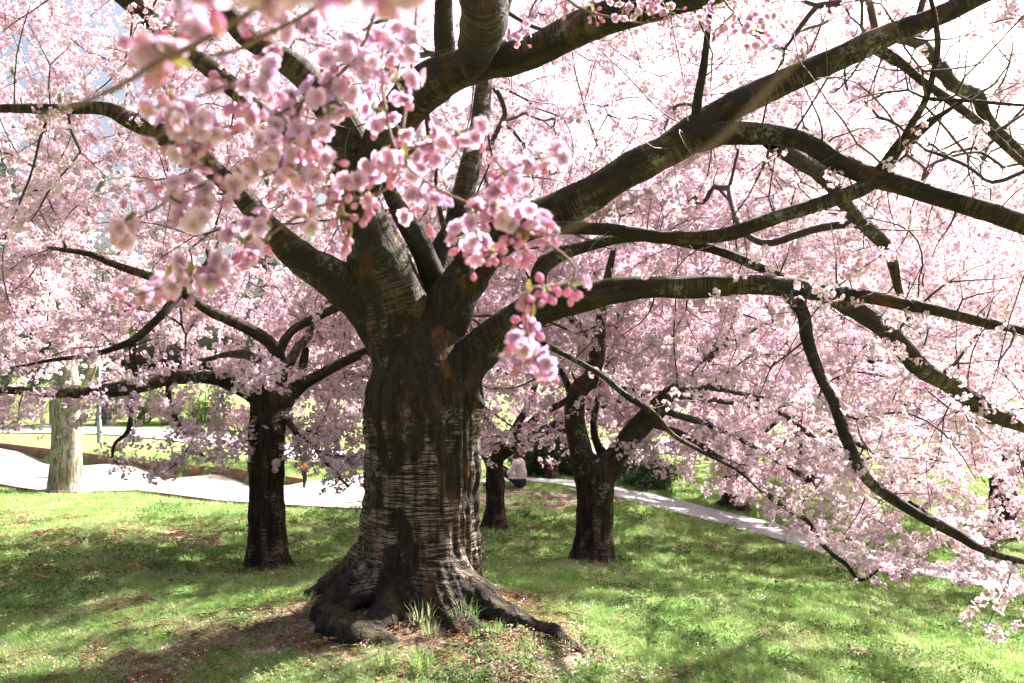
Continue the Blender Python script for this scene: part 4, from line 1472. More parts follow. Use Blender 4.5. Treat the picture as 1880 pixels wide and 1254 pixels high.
vv = np.concatenate([np.stack([r * np.cos(a_ + .3 * z), r * np.sin(a_ + .3 * z), np.full(9, z)], 1) for _, _, z, r in prof])
i_ = (np.arange(len(prof) - 1)[:, None] * 9 + np.arange(9)[None]).ravel()
j_ = (np.arange(len(prof) - 1)[:, None] * 9 + (np.arange(9)[None] + 1) % 9).ravel()
mb.add(vv, np.stack([i_, j_, j_ + 9, i_ + 9], 1), 0, pc=np.repeat(prof[:, 2], 9))
BUD_ME = mb.mesh("bud", [M['bud']])
mb = MB()
v, f, pc = petal(6, 3, 1.0, .42, .25, -.05)
mb.add(v, f, 0, pc=pc)
LEAF_ME = mb.mesh("leaf", [M['young_leaf']])


def build_spray(name_label, twigs, clusters, seed, parent=MAIN_ROOT, fl_size=.0315):
    """twigs: traced rows; clusters: (px, py, depth, radius px, n flowers, n buds, n leaves)"""
    rng = np.random.default_rng(seed)
    mb = MB()
    nodes = []
    for tw in twigs:
        c = spline(traced(tw), .012)
        c[:, :3] += np.stack([fbm(c[:, :3] * 14, seed + k, 2) - .5 for k in range(3)], 1) * .018
        mb.tube(c[:, :3], c[:, 3], 7, 0, True)
        nodes.append(c[:, :3])
    nodes = np.concatenate(nodes)
    items = []
    for (px, py, d, r, nf, nb, nl) in clusters:
        d = d + rng.normal() * .03
        c = P(px, py, d)
        k = nodes[np.linalg.norm(nodes - c, axis=1).argmin()]
        hub = c + np.array([0, .01, r * d / FPX * .35])
        dist = np.linalg.norm(hub - k)
        if dist > .004:
            t = np.linspace(0, 1, 6)[:, None]
            mid = np.array([0, 0, .12 * dist])
            mb.tube(k * (1 - t) + hub * t + mid * np.sin(np.pi * t), np.linspace(.0022, .0016, 6), 5, 0, False)
        R_ = r * d / FPX
        nb = nb + 1
        for q in range(nf + nb):
            isb = q >= nf
            dv = rng.normal(size=3) * np.array([1, .75, .8]) + np.array([0, -.35, -.35 - (.8 if isb else 0)])
            dv /= np.linalg.norm(dv)
            pos = hub + dv * R_ * rng.uniform(.35, 1.45)
            t = np.linspace(0, 1, 5)[:, None]
            base = pos - dv * .006
            mb.tube(hub * (1 - t) + base * t + np.array([0, 0, .004]) * np.sin(np.pi * t), .0009, 4, 1, False)
            if isb:
                items.append(("bud", BUD_ME, pos - dv * .004, orient(dv + rng.normal(size=3) * .15, rng.uniform(0, 6)).to_euler(), rng.uniform(.014, .021)))
            else:
                nr = dv + rng.normal(size=3) * .55 + np.array([0, -.55, -.15])
                items.append(("flower", NEAR_FL[rng.integers(0, 6)], pos, orient(nr, rng.uniform(0, 6)).to_euler(), fl_size * rng.uniform(.85, 1.12)))
        for q in range(nl):
            dv = rng.normal(size=3) + np.array([0, -.2, .5])
            dv /= np.linalg.norm(dv)
            qt = Vector(dv).to_track_quat('X', 'Z')
            items.append(("leaf", LEAF_ME, hub, (qt.to_matrix().to_4x4() @ Matrix.Rotation(rng.uniform(-.6, .6), 4, 'X')).to_euler(), rng.uniform(.016, .028)))
    sp = child("blossom_spray", mb.mesh("spray_twig", [M['spray_twig'], M['stalk']]), parent)
    sp["label"] = name_label
    for nm, me, loc, rot, sc in items:
        child2(nm, me, sp, tuple(loc), rot, sc)


UP = (905, -760, 1.7, 6)
build_spray("large spray of pink blossom close to the camera, upper left",
            [[(900, -760, 1.7, 9), (800, -330, 1.3, 9), (715, -60, 1.15, 9), (650, 105, 1.12, 8), (560, 185, 1.1, 7), (470, 228, 1.09, 6), (390, 265, 1.07, 5), (325, 300, 1.05, 4)],
             [(650, 105, 1.12, 6), (560, 80, 1.1, 5), (500, 60, 1.08, 4), (450, 75, 1.06, 3)],
             [(470, 228, 1.09, 5), (430, 160, 1.06, 4), (330, 190, 1.02, 4), (290, 135, .98, 3)],
             [(390, 265, 1.07, 4), (390, 330, 1.05, 4), (330, 360, 1.04, 3), (220, 415, 1.02, 3)],
             [(560, 185, 1.1, 6), (540, 260, 1.12, 5), (500, 320, 1.12, 4), (440, 335, 1.1, 3)]],
            [(505, 65, 1.08, 40, 7, 2, 1), (560, 55, 1.1, 36, 6, 2, 0), (640, 130, 1.12, 52, 9, 2, 1), (692, 122, 1.15, 44, 7, 1, 0), (625, 175, 1.1, 50, 9, 1, 1), (540, 205, 1.08, 55, 10, 3, 1),
             (602, 215, 1.12, 44, 7, 1, 0), (485, 175, 1.07, 40, 6, 4, 1), (560, 262, 1.12, 36, 4, 5, 1), (430, 175, 1.05, 38, 4, 6, 1), (392, 240, 1.07, 40, 5, 6, 1), (330, 250, 1.03, 46, 8, 3, 1),
             (308, 205, 1.0, 36, 5, 4, 2), (370, 292, 1.07, 40, 6, 3, 1), (288, 125, .95, 34, 3, 2, 2), (345, 62, .72, 42, 4, 1, 1), (303, 352, 1.04, 38, 5, 2, 1), (380, 368, 1.05, 38, 6, 2, 1),
             (335, 392, 1.04, 30, 4, 1, 0), (216, 418, 1.0, 28, 4, 2, 1), (485, 290, 1.12, 38, 6, 2, 1), (500, 330, 1.13, 30, 4, 2, 0), (440, 332, 1.1, 26, 3, 3, 1), (590, 300, 1.15, 34, 5, 3, 0), (545, 318, 1.15, 30, 4, 2, 0)], 61)
build_spray("spray of pink blossom and buds hanging across the fork of the huge trunk",
            [[(900, -760, 1.7, 9), (790, -260, 1.4, 9), (715, 40, 1.25, 8), (705, 180, 1.22, 7), (730, 270, 1.2, 7), (780, 335, 1.2, 6), (850, 372, 1.2, 6), (930, 415, 1.2, 5), (1020, 432, 1.2, 4)],
             [(730, 270, 1.2, 6), (800, 262, 1.2, 5), (870, 238, 1.18, 4)],
             [(850, 372, 1.2, 5), (900, 335, 1.18, 4), (990, 290, 1.15, 3)],
             [(850, 372, 1.2, 4), (875, 440, 1.2, 4), (890, 480, 1.18, 3)],
             [(715, 40, 1.25, 6), (740, 90, 1.22, 4), (735, 150, 1.2, 3)]],
            [(690, 62, 1.22, 38, 6, 1, 0), (738, 85, 1.22, 34, 5, 1, 1), (722, 160, 1.2, 38, 6, 1, 1), (695, 210, 1.2, 40, 7, 1, 0), (700, 300, 1.2, 36, 5, 4, 1), (742, 300, 1.2, 36, 5, 4, 1),
             (762, 372, 1.2, 30, 5, 1, 0), (792, 392, 1.2, 28, 4, 1, 0), (832, 248, 1.18, 38, 6, 3, 1), (868, 240, 1.17, 30, 4, 1, 0), (800, 262, 1.2, 30, 5, 2, 1), (735, 250, 1.22, 20, 2, 1, 0),
             (868, 455, 1.18, 44, 8, 4, 1), (900, 380, 1.18, 40, 6, 3, 1), (930, 335, 1.16, 36, 5, 3, 1), (988, 292, 1.14, 34, 5, 1, 1), (880, 395, 1.18, 30, 4, 3, 1), (985, 402, 1.18, 32, 5, 2, 1),
             (945, 425, 1.2, 26, 3, 5, 1), (1008, 425, 1.2, 20, 2, 4, 1), (905, 470, 1.2, 24, 0, 6, 1), (960, 455, 1.2, 24, 1, 5, 1)], 62)
build_spray("long thin spray of blossom reaching left in front of the left limb",
            [[(900, -760, 1.7, 8), (800, -200, 1.45, 8), (745, 200, 1.3, 7), (720, 330, 1.25, 7), (640, 366, 1.22, 6), (560, 388, 1.2, 5), (500, 428, 1.15, 5), (440, 470, 1.12, 4), (340, 512, 1.08, 4), (245, 538, 1.05, 3)],
             [(640, 366, 1.22, 5), (620, 400, 1.2, 4), (632, 445, 1.18, 3)]],
            [(600, 350, 1.2, 30, 4, 5, 2), (640, 345, 1.2, 28, 3, 4, 1), (665, 372, 1.22, 26, 1, 6, 1), (625, 400, 1.2, 22, 0, 6, 3), (640, 445, 1.18, 18, 0, 5, 2), (492, 432, 1.15, 30, 5, 1, 2),
             (450, 462, 1.12, 34, 5, 3, 2), (405, 490, 1.1, 28, 4, 3, 1), (345, 512, 1.08, 30, 5, 2, 1), (298, 520, 1.06, 24, 4, 2, 1), (250, 536, 1.05, 20, 1, 4, 1), (385, 512, 1.1, 22, 3, 2, 1), (560, 405, 1.2, 24, 3, 2, 2)], 63)
build_spray("hanging spray of pink blossom and buds in front of the lower right limb",
            [[(930, 415, 1.2, 4), (1010, 450, 1.21, 4), (1062, 495, 1.21, 5), (1045, 522, 1.2, 5), (985, 528, 1.15, 4), (968, 565, 1.12, 4), (972, 620, 1.1, 4), (985, 675, 1.1, 3)]],
            [(1000, 540, 1.16, 24, 0, 6, 1), (1050, 528, 1.2, 22, 1, 5, 1), (970, 545, 1.14, 18, 0, 5, 2), (972, 598, 1.1, 22, 2, 5, 2), (948, 636, 1.1, 26, 4, 1, 1), (985, 672, 1.1, 38, 7, 2, 1), (965, 655, 1.12, 28, 4, 1, 0), (1008, 690, 1.1, 24, 3, 0, 0)], 64)
build_spray("small sharp blossom sprays against the dark upper limb",
            [[(1090, -220, 2.9, 7), (1010, -60, 2.6, 7), (1050, 8, 2.5, 6), (1120, 30, 2.45, 5), (1180, 42, 2.4, 4), (1240, 30, 2.4, 3)],
             [(1010, -60, 2.6, 6), (975, 20, 2.7, 5), (955, 58, 2.75, 4)],
             [(1240, -240, 3.0, 7), (1300, -60, 2.6, 6), (1345, 25, 2.5, 5), (1400, 75, 2.4, 4), (1450, 100, 2.35, 3)],
             [(1345, 25, 2.5, 5), (1320, 50, 2.45, 4), (1310, 70, 2.4, 3)]],
            [(1145, 20, 2.4, 28, 10, 2, 1), (1225, 28, 2.4, 28, 8, 6, 1), (1185, 10, 2.45, 24, 6, 1, 0), (1090, 25, 2.45, 20, 0, 7, 1), (1040, 5, 2.5, 18, 0, 6, 1), (952, 68, 2.7, 20, 9, 0, 0), (1330, 22, 2.45, 34, 12, 1, 1),
             (1372, 60, 2.4, 30, 10, 1, 1), (1415, 82, 2.35, 26, 8, 1, 0), (1310, 60, 2.4, 20, 5, 2, 0), (1395, 40, 2.4, 24, 7, 0, 0)], 65)
build_spray("blurred band of blossom right before the lens along the top edge",
            [[(905, -760, 1.7, 10), (860, -520, .9, 14), (780, -170, .5, 20), (700, -60, .43, 18), (560, -48, .42, 14), (420, -50, .42, 12), (300, -60, .42, 9)]],
            [(360, -54, .42, 60, 5, 1, 1), (430, -60, .42, 64, 6, 2, 0), (500, -48, .42, 60, 6, 1, 0), (570, -56, .43, 64, 6, 1, 1), (640, -46, .43, 60, 6, 1, 0), (700, -52, .43, 60, 6, 1, 0), (752, -64, .44, 50, 4, 1, 0)], 66)
build_spray("bare grey twigs blurred close to the lens",
            [[(905, -760, 1.7, 10), (1000, -420, .9, 16), (1560, -60, .40, 13), (1505, 60, .40, 13), (1420, 150, .40, 14), (1320, 240, .40, 14), (1180, 345, .40, 13), (1080, 392, .40, 9), (1010, 420, .40, 5)],
             [(900, -760, 1.7, 8), (720, -360, .9, 12), (520, -40, .62, 14), (400, 62, .6, 14), (250, 128, .58, 14), (150, 178, .56, 11), (70, 215, .55, 6)],
             [(400, 62, .6, 8), (330, 100, .6, 8), (290, 90, .6, 6)],
             [(640, -60, .8, 9), (560, 30, .8, 10), (440, 80, .78, 9), (380, 95, .78, 6)]],
            [(262, 72, .62, 30, 2, 2, 2), (290, 92, .6, 26, 1, 3, 2)], 67)


# ------------------------------------------------------------------ ground cover
def blade_into(mb, x, y, h, w, lean, az, rng):
    d = np.array([math.cos(az), math.sin(az), 0])
    s = np.array([-d[1], d[0], 0]) * w / 2
    p0 = np.array([x, y, -.01])
    p1 = p0 + np.array([0, 0, h * .6]) + d * lean * .35
    p2 = p0 + np.array([0, 0, h * (1 - .25 * min(1, lean / max(h, 1e-3)))]) + d * lean
    mb.add([p0 - s, p0 + s, p1 + s * .8, p1 - s * .8], [[0, 1, 2, 3]])
    mb.add([p1 - s * .8, p1 + s * .8, p2], [[0, 1, 2]])


def add_proto(coll, name, me):
    coll.objects.link(bpy.data.objects.new(name, me))


for i in range(6):                        # 0-5 short grass tufts
    rng_ = np.random.default_rng(1000 + i)
    mb = MB()
    for k in range(75):
        r, a = .105 * math.sqrt(rng_.random()), rng_.uniform(0, 6.28)
        blade_into(mb, r * math.cos(a), r * math.sin(a), rng_.uniform(.015, .045), rng_.uniform(.003, .0058), rng_.uniform(.012, .055), rng_.uniform(0, 6.28), rng_)
    add_proto(PROTO_G, f"a_tuft_{i}", mb.mesh("grass_tuft", [M['blade']], False))
for i in range(2):                        # 6-7 long tufts
    rng_ = np.random.default_rng(1020 + i)
    mb = MB()
    for k in range(70):
        r, a = .06 * math.sqrt(rng_.random()), rng_.uniform(0, 6.28)
        blade_into(mb, r * math.cos(a), r * math.sin(a), rng_.uniform(.06, .16), rng_.uniform(.003, .005), rng_.uniform(.02, .09), a + rng_.normal() * .6, rng_)
    add_proto(PROTO_G, f"b_long_tuft_{i}", mb.mesh("long_tuft", [M['blade']], False))
for i in range(3):                        # 8-10 broad weeds
    rng_ = np.random.default_rng(1030 + i)
    mb = MB()
    for k in range(22):
        r, a = .07 * math.sqrt(rng_.random()), rng_.uniform(0, 6.28)
        v, f, pc = petal(3, 3, rng_.uniform(.012, .022), rng_.uniform(.010, .016), .1, 0)
        m = np.array(Matrix.Translation((r * math.cos(a), r * math.sin(a), rng_.uniform(.01, .035))) @ Matrix.Rotation(rng_.uniform(0, 6.28), 4, 'Z') @ Matrix.Rotation(rng_.normal() * .35, 4, 'Y') @ Matrix.Rotation(rng_.normal() * .35, 4, 'X'))
        mb.add(v @ m[:3, :3].T + m[:3, 3], f)
    add_proto(PROTO_G, f"c_weed_{i}", mb.mesh("weed_patch", [M['weed']], False))
for i in range(2):                        # 11-12 fallen petals
    rng_ = np.random.default_rng(1040 + i)
    mb = MB()
    for k in range(9):
        r, a = .10 * math.sqrt(rng_.random()), rng_.uniform(0, 6.28)
        v, f, pc = petal(3, 2, .013, .011, .15, 0)
        m = np.array(Matrix.Translation((r * math.cos(a), r * math.sin(a), rng_.uniform(.012, .03))) @ Matrix.Rotation(rng_.uniform(0, 6.28), 4, 'Z') @ Matrix.Rotation(rng_.normal() * .4, 4, 'X'))
        mb.add(v @ m[:3, :3].T + m[:3, 3], f, 0, pc=pc)
    add_proto(PROTO_G, f"d_petals_{i}", mb.mesh("petal_patch", [M['fallen_petal']], False))
for i in range(3):                        # 13-15 dead leaves and bits of twig
    rng_ = np.random.default_rng(1050 + i)
    mb = MB()
    for k in range(5):
        r, a = .12 * math.sqrt(rng_.random()), rng_.uniform(0, 6.28)
        v, f, pc = petal(4, 3, rng_.uniform(.03, .055), rng_.uniform(.02, .03), .3 * rng_.normal(), 0)
        m = np.array(Matrix.Translation((r * math.cos(a), r * math.sin(a), rng_.uniform(.01, .03))) @ Matrix.Rotation(rng_.uniform(0, 6.28), 4, 'Z') @ Matrix.Rotation(rng_.normal() * .4, 4, 'X'))
        mb.add(v @ m[:3, :3].T + m[:3, 3], f)
    for k in range(3):
        a, L = rng_.uniform(0, 6.28), rng_.uniform(.05, .2)
        c = np.array([rng_.normal() * .08, rng_.normal() * .08, .018])
        d = np.array([math.cos(a), math.sin(a), rng_.normal() * .08]) * L / 2
        mb.tube([c - d, c + np.array([0, 0, .012]), c + d], .0028, 4, 0)
    add_proto(PROTO_G, f"e_litter_{i}", mb.mesh("leaf_litter", [M['dead']], False))


def lawn_points(n, seed, y0=3.4, y1=27, pw=.6):
    rng = np.random.default_rng(seed)
    u = rng.random(n)
    y = (y0 ** (1 - pw) + u * (y1 ** (1 - pw) - y0 ** (1 - pw))) ** (1 / (1 - pw))     # pdf ~ y^-pw
    x = rng.uniform(-1, 1, n) * (.72 * y + .6)
    kl = np.interp(x, K_LINE[:, 0], K_LINE[:, 1], left=1e9, right=1e9)
    wl = np.interp(x, W_LINE[:, 0], W_LINE[:, 1], left=-1e9, right=-1e9)
    ok = ~((y > kl - .08) & (y < wl + .1))
    pd = np.min(np.hypot(x[:, None] - offset_line(PATH, .95)[None, :, 0], y[:, None] - offset_line(PATH, .95)[None, :, 1]), axis=1)
    # distance to the path centre line, finely sampled
    t = np.linspace(0, len(PATH) - 1, 160)
    pc = np.stack([np.interp(t, np.arange(len(PATH)), offset_line(PATH, .95)[:, k]) for k in range(2)], 1)
    pd = np.min(np.hypot(x[:, None] - pc[None, :, 0], y[:, None] - pc[None, :, 1]), axis=1)
    ok &= pd > .98
    for (tx, ty), r in ((TREES['main'], .50), (TREES['left'], .26), (TREES['right'], .30), (TREES['mid'], .26), (TREES['plane'], .42)):
        ok &= np.hypot(x - tx, y - ty) > r
    return x[ok], y[ok], rng


def lay(name, n, seed, lo, hi, scl, acc, pw=.6, y1=27, grow_far=.10):
    x, y, rng = lawn_points(n, seed, y1=y1, pw=pw)
    s = soilmask(x, y)
    k = rng.random(len(x)) < acc(x, y, s)
    x, y = x[k], y[k]
    z = ground(x, y)
    rot = np.stack([rng.normal(size=len(x)) * .12, rng.normal(size=len(x)) * .12, rng.uniform(0, 6.28, len(x))], 1)
    sc = rng.uniform(*scl, len(x)) * (1 + grow_far * np.clip(y - 6, 0, 14))
    o = scatter(name, np.stack([x, y, z + .004], 1), rot, sc, rng.integers(lo, hi + 1, len(x)), NG_G)
    return o


o = lay("lawn_grass", 34000, 2001, 0, 5, (.75, 1.35), lambda x, y, s: 1 - .93 * s)
tag(o, "short green grass covering the sloping lawn", "grass", None, "stuff")
o = lay("long_grass", 2600, 2002, 6, 7, (.35, .8), lambda x, y, s: .55 * np.clip(1 - s * .7, 0, 1) * (vnoise(np.stack([x * 1.7, y * 1.7, x * 0], 1), 3) > .55), y1=14)
tag(o, "longer tufts of grass scattered in the lawn", "grass", None, "stuff")
o = lay("ground_weeds", 8000, 2003, 8, 10, (.8, 1.5), lambda x, y, s: .85 * (vnoise(np.stack([x * .9 + 40, y * .9, x * 0], 1), 6) > .52) * (1 - .4 * s), y1=16)
tag(o, "small glossy broad-leaved weeds among the grass", "weeds", None, "stuff")
o = lay("fallen_petals", 1300, 2004, 11, 12, (.8, 1.3), lambda x, y, s: .35 + .4 * (vnoise(np.stack([x * .8, y * .8 + 9, x * 0], 1), 8) > .5), y1=18)
tag(o, "pale fallen petals sprinkled over the lawn", "petals", None, "stuff")
o = lay("leaf_litter", 6500, 2005, 13, 15, (.6, 1.1), lambda x, y, s: .04 + .80 * s * (x < 1.2), y1=14)
tag(o, "brown dead leaves and twigs lying on the bare earth", "leaf litter", None, "stuff")

# grass clumps that stand out at the foot of the big trunk
CLUMP = [o_.data for o_ in PROTO_G.objects if 'long' in o_.name]
clump_spots = [(775, 1146, 5.22, 1.25, "dark green grass clump growing against the foot of the huge trunk"), (852, 1150, 5.12, 1.4, "pale spiky grass clump between the roots of the huge trunk"),
               (790, 1172, 5.0, .85, "small grass clump left of the spiky one between the roots"), (715, 1215, 4.55, 1.0, "sunlit grass clump in front of the left root"),
               (775, 1225, 4.5, 1.0, "sunlit grass clump at the bottom centre below the roots")]
for i, (px, py, d, s_, lab) in enumerate(clump_spots):
    q = P(px, py, d)
    o = child("grass_clump", CLUMP[i % 2], None, (q[0], q[1], gz(q[0], q[1]) + .01), (0, 0, i * 1.3), s_)
    tag(o, lab, "grass clump", "grass clumps at the foot of the big trunk")

# ------------------------------------------------------------------ background: trees, shrubs, fence, lamp posts
PROTO_L = bpy.data.collections.new("proto_leaf")


def leaf_clump(name, seed, n, rad, ln, wd, mat):
    rng = np.random.default_rng(seed)
    mb = MB()
    for k in range(n):
        d = rng.normal(size=3)
        d = d / np.linalg.norm(d) * rad * rng.random() ** .5
        v, f, pc = petal(3, 2, ln * rng.uniform(.7, 1.3), wd, .15, 0)
        m = np.array(Matrix.Translation(d) @ Euler(rng.uniform(0, 6.28, 3)).to_matrix().to_4x4())
        mb.add(v @ m[:3, :3].T + m[:3, 3], f)
    return mb.mesh(name, [mat], False)


for i in range(2): add_proto(PROTO_L, f"a_spring_{i}", leaf_clump("spring_leaves", 1100 + i, 26, .22, .075, .05, M['far_leaf']))
for i in range(2): add_proto(PROTO_L, f"b_needle_{i}", leaf_clump("needles", 1110 + i, 60, .26, .11, .018, M['conifer']))
for i in range(2): add_proto(PROTO_L, f"c_evergreen_{i}", leaf_clump("evergreen_leaves", 1120 + i, 40, .20, .07, .04, M['evergreen']))
for i in range(2): add_proto(PROTO_L, f"d_dry_{i}", leaf_clump("dry_twigs", 1130 + i, 40, .22, .16, .008, M['dry']))
NG_L = scatter_group("scatter_leaf", PROTO_L)


def leafy(root, pts, seed, lo, hi, scl, name="crown"):
    rng = np.random.default_rng(seed)
    o = scatter(name, pts, rng.uniform(0, 6.28, (len(pts), 3)), rng.uniform(*scl, len(pts)), rng.integers(lo, hi + 1, len(pts)), NG_L, root)
    return o


def far_tree(bx, by, h, rc, label, seed, r0=.3, nt=150, leaf=(0, 1), per_m=2.2, fork=.3, cat="tree", lscl=(.8, 1.5), group="park trees in the background"):
    z = gz(bx, by)
    root = empty("park_tree", (bx, by, z))
    tag(root, label, cat, group)
    rng = np.random.default_rng(seed)
    tr = np.array([[bx, by, z - .3, r0 * 1.35], [bx, by, z + .4, r0], [bx + .1, by, z + h * fork, r0 * .85], [bx + .1, by + .1, z + h * .6, r0 * .5], [bx, by, z + h * .9, r0 * .12]])
    me, c = limb_mesh("trunk", tr, M['bark_far'], seed, 14, False)
    child("trunk", me, root)
    limbs = auto_limbs(bx, by, z, h * fork, 5, rc * 1.1, seed, r0 * .9, .9)
    cl = [c]
    for l in limbs:
        me, c2 = limb_mesh("limb", l, M['bark_far'], seed + 1, 7, False)
        child("limb", me, root)
        cl.append(c2)
    T = crown_targets(nt, (bx, by), rc, lambda dx, dy, r: z + h * fork * .9 + h * .1 * r, lambda dx, dy, r: z + h * (1 - .35 * r ** 2), seed + 5, .36, .05, .35)
    g = grow(cl, T, .35, seed, .006, .5, .05, .5)
    child("branchwork", net_mesh("branchwork", g, M['bark_far'], 1), root)["kind"] = "stuff"
    if per_m > 0:
        pts = blossoms_on(g, per_m, seed + 8, .25, .03)
        leafy(root, pts, seed + 9, leaf[0], leaf[1], lscl)
    return root


def plane_tree():
    bx, by = TREES['plane']
    z = gz(bx, by)
    root = empty("plane_tree", (bx, by, z))
    tag(root, "stout pale grey-green trunk with sunlit right side, standing beside the sandy path", "tree")
    tr = traced([(121, 918, 20.0, 96), (121, 902, 20.0, 74), (121, 880, 20.0, 66), (122, 820, 20.0, 57), (121, 740, 20.0, 52), (118, 640, 20.0, 46), (112, 500, 20.1, 36), (108, 300, 20.2, 26), (110, 100, 20.2, 16), (115, -200, 20.2, 6)])
    c = spline(tr, .06)

    def disp(bc):
        return np.hypot(bc[:, 0], bc[:, 1]) * ((fbm(bc * np.array([9, 9, 2]), 3, 3) - .5) * .12)
    mb = MB()
    mb.tube(c[:, :3], c[:, 3], 40, 0, True, True, disp)
    child("trunk", mb.mesh("plane_trunk", [M['bark_plane']]), root)
    limbs = [traced(l) for l in ([(126, 760, 19.95, 26), (142, 738, 19.8, 22), (165, 690, 19.5, 18), (190, 600, 19.2, 14), (210, 480, 19, 9)],
                                 [(116, 640, 20, 26), (80, 560, 20.3, 20), (40, 450, 20.6, 14), (10, 320, 21, 8)],
                                 [(112, 500, 20.1, 22), (160, 400, 20.6, 17), (210, 280, 21, 11), (240, 150, 21.4, 6)],
                                 [(110, 380, 20.1, 20), (60, 260, 19.5, 14), (20, 120, 19, 8)])]
    cl = [c]
    for j, l in enumerate(limbs):
        me, c2 = limb_mesh("limb", l, M['bark_plane'], 40 + j, 12, False)
        child("limb", me, root)
        cl.append(c2)
    T = crown_targets(200, (bx, by), 5.0, lambda dx, dy, r: z + 4.0 + 0 * r, lambda dx, dy, r: z + 13 - 4 * r, 811, .36, .05, .35)
    g = grow(cl, T, .35, 5, .006, .5, .05, .3)
    child("branchwork", net_mesh("branchwork", g, M['bark_far'], 1), root)["kind"] = "stuff"
    leafy(root, blossoms_on(g, .35, 8, .2, .02), 12, 0, 1, (.3, .6))


plane_tree()


def conifer(bx, by, h, rc, label, seed):
    z = gz(bx, by)
    root = empty("conifer_tree", (bx, by, z))
    tag(root, label, "tree", "conifers in the background")
    rng = np.random.default_rng(seed)
    me, c = limb_mesh("trunk", np.array([[bx, by, z - .3, .36], [bx, by, z + h * .5, .22], [bx, by, z + h, .03]]), M['bark_far'], seed, 12, False)
    child("trunk", me, root)
    mb = MB()
    pts = []
    for k in range(120):
        t = rng.uniform(.12, 1) ** .9
        a = rng.uniform(0, 6.28)
        L = rc * (1.04 - t) * rng.uniform(.7, 1.1) + .2
        s = np.linspace(0, 1, 7)[:, None]
        p = np.array([bx, by, z + h * t]) + np.array([math.cos(a), math.sin(a), -.18]) * L * s + np.array([0, 0, -.25]) * L * s * s + np.array([0, 0, .22]) * L * s ** 3
        mb.tube(p, np.linspace(.04, .01, 7), 4, 0, False, True)
        m = int(L * 7)
        q = rng.random(m)[:, None] ** .7
        pts.append(p[0] * (1 - q) + p[-1] * q + rng.normal(size=(m, 3)) * np.array([.25, .25, .12]))
    child("branchwork", mb.mesh("conifer_branches", [M['bark_far']]), root)["kind"] = "stuff"
    leafy(root, np.concatenate(pts), seed + 1, 2, 3, (.8, 1.5))


conifer(-24.0, 42.0, 17, 4.2, "tall blue-grey conifer far behind the stout pale trunk", 821)
conifer(-14.5, 47.0, 15, 4.0, "second far conifer, seen through blossom above the rusted wall", 823)
conifer(-33.0, 52.0, 18, 4.5, "conifer farthest left behind the wire fence", 825)


def shrub(bx, by, w, h, label, seed, leaf, n, cat="shrub", group=None, scl=(.5, 1.1)):
    z = gz(bx, by)
    root = empty("shrub", (bx, by, z))
    tag(root, label, cat, group)
    rng = np.random.default_rng(seed)
    mb = MB()
    tips = []
    for k in range(26):
        a = rng.uniform(0, 6.28)
        r = rng.random() ** .5
        tip = np.array([bx + math.cos(a) * w * .5 * r, by + math.sin(a) * w * .5 * r, z + h * rng.uniform(.45, 1) * math.sqrt(max(.15, 1 - r * r * .8))])
        s = np.linspace(0, 1, 6)[:, None]
        b0 = np.array([bx + math.cos(a) * w * .08, by + math.sin(a) * w * .08, z - .05])
        p = b0 * (1 - s) + tip * s + np.array([0, 0, .12 * h]) * np.sin(np.pi * s)
        mb.tube(p, np.linspace(.018, .005, 6), 4, 0, False, True)
        tips.append(p)
    child("stem", mb.mesh("shrub_stems", [M['bark_far']]), root)["kind"] = "stuff"
    tips = np.concatenate(tips)
    tips = tips[tips[:, 2] > z + .1]
    pts = tips[rng.integers(0, len(tips), n)] + rng.normal(size=(n, 3)) * np.array([.14, .14, .12]) * max(w, h) * .55
    pts = pts[pts[:, 2] > z + .08]
    leafy(root, pts, seed + 1, leaf[0], leaf[1], scl, "foliage")


def at_px(px, d):
    return ((px - CX) / FPX * d, d)


shrub(*at_px(262, 43.5), 3.6, 2.4, "dark evergreen shrub beyond the road, left of the dry one", 831, (4, 5), 420)
shrub(*at_px(306, 42.0), 2.4, 2.6, "dry straw-coloured shrub beside the dark evergreen one", 832, (6, 7), 420)
shrub(*at_px(215, 46.0), 3.5, 3.2, "fresh green shrub behind the lamp post", 833, (0, 1), 360)
shrub(*at_px(55, 47.0), 5.0, 2.4, "dry hedge-like shrub behind the wire fence", 834, (6, 7), 600)
shrub(*at_px(372, 44.0), 3.5, 2.5, "pale green shrub right of the dry straw-coloured one", 835, (0, 1), 300)
shrub(*at_px(985, 21.0), 1.7, 1.5, "dark evergreen bush behind the seated person", 836, (4, 5), 420, group="dark bushes along the footpath")
shrub(*at_px(1030, 21.6), 1.6, 1.3, "dark evergreen bush right of the tree stump", 837, (4, 5), 420, group="dark bushes along the footpath")
shrub(*at_px(1190, 20.3), 1.9, .9, "low dark bush at the path edge behind the forked cherry tree", 838, (4, 5), 420, group="dark bushes along the footpath")
far_tree(-21.5, 37.9 + 4, 9, 3.0, "dark-trunked tree behind the stout pale trunk", 841, .36, 120, per_m=.8)
far_tree(-9.5, 50, 11, 4.5, "leafing tree beyond the road, above the slender dark cherry", 842, .3, 200, per_m=1.8)
far_tree(-17, 60, 14, 5.5, "large leafing tree far off at the left", 843, .4, 220, per_m=1.8)
far_tree(-31, 62, 15, 6.0, "large leafing tree at the far left edge", 844, .4, 220, per_m=1.6)
far_tree(-2.5, 58, 11, 5.0, "leafing tree far behind the huge trunk", 845, .35, 180, per_m=1.8)
far_tree(24, 56, 8, 4.0, "green tree on the far rise at the right", 846, .3, 200, per_m=2.2)
far_tree(33, 60, 10, 4.5, "taller green tree at the far right edge", 847, .3, 200, per_m=2.2)
far_tree(13, 62, 8, 4.0, "green tree on the far rise behind the low crown", 848, .3, 180, per_m=2.0)


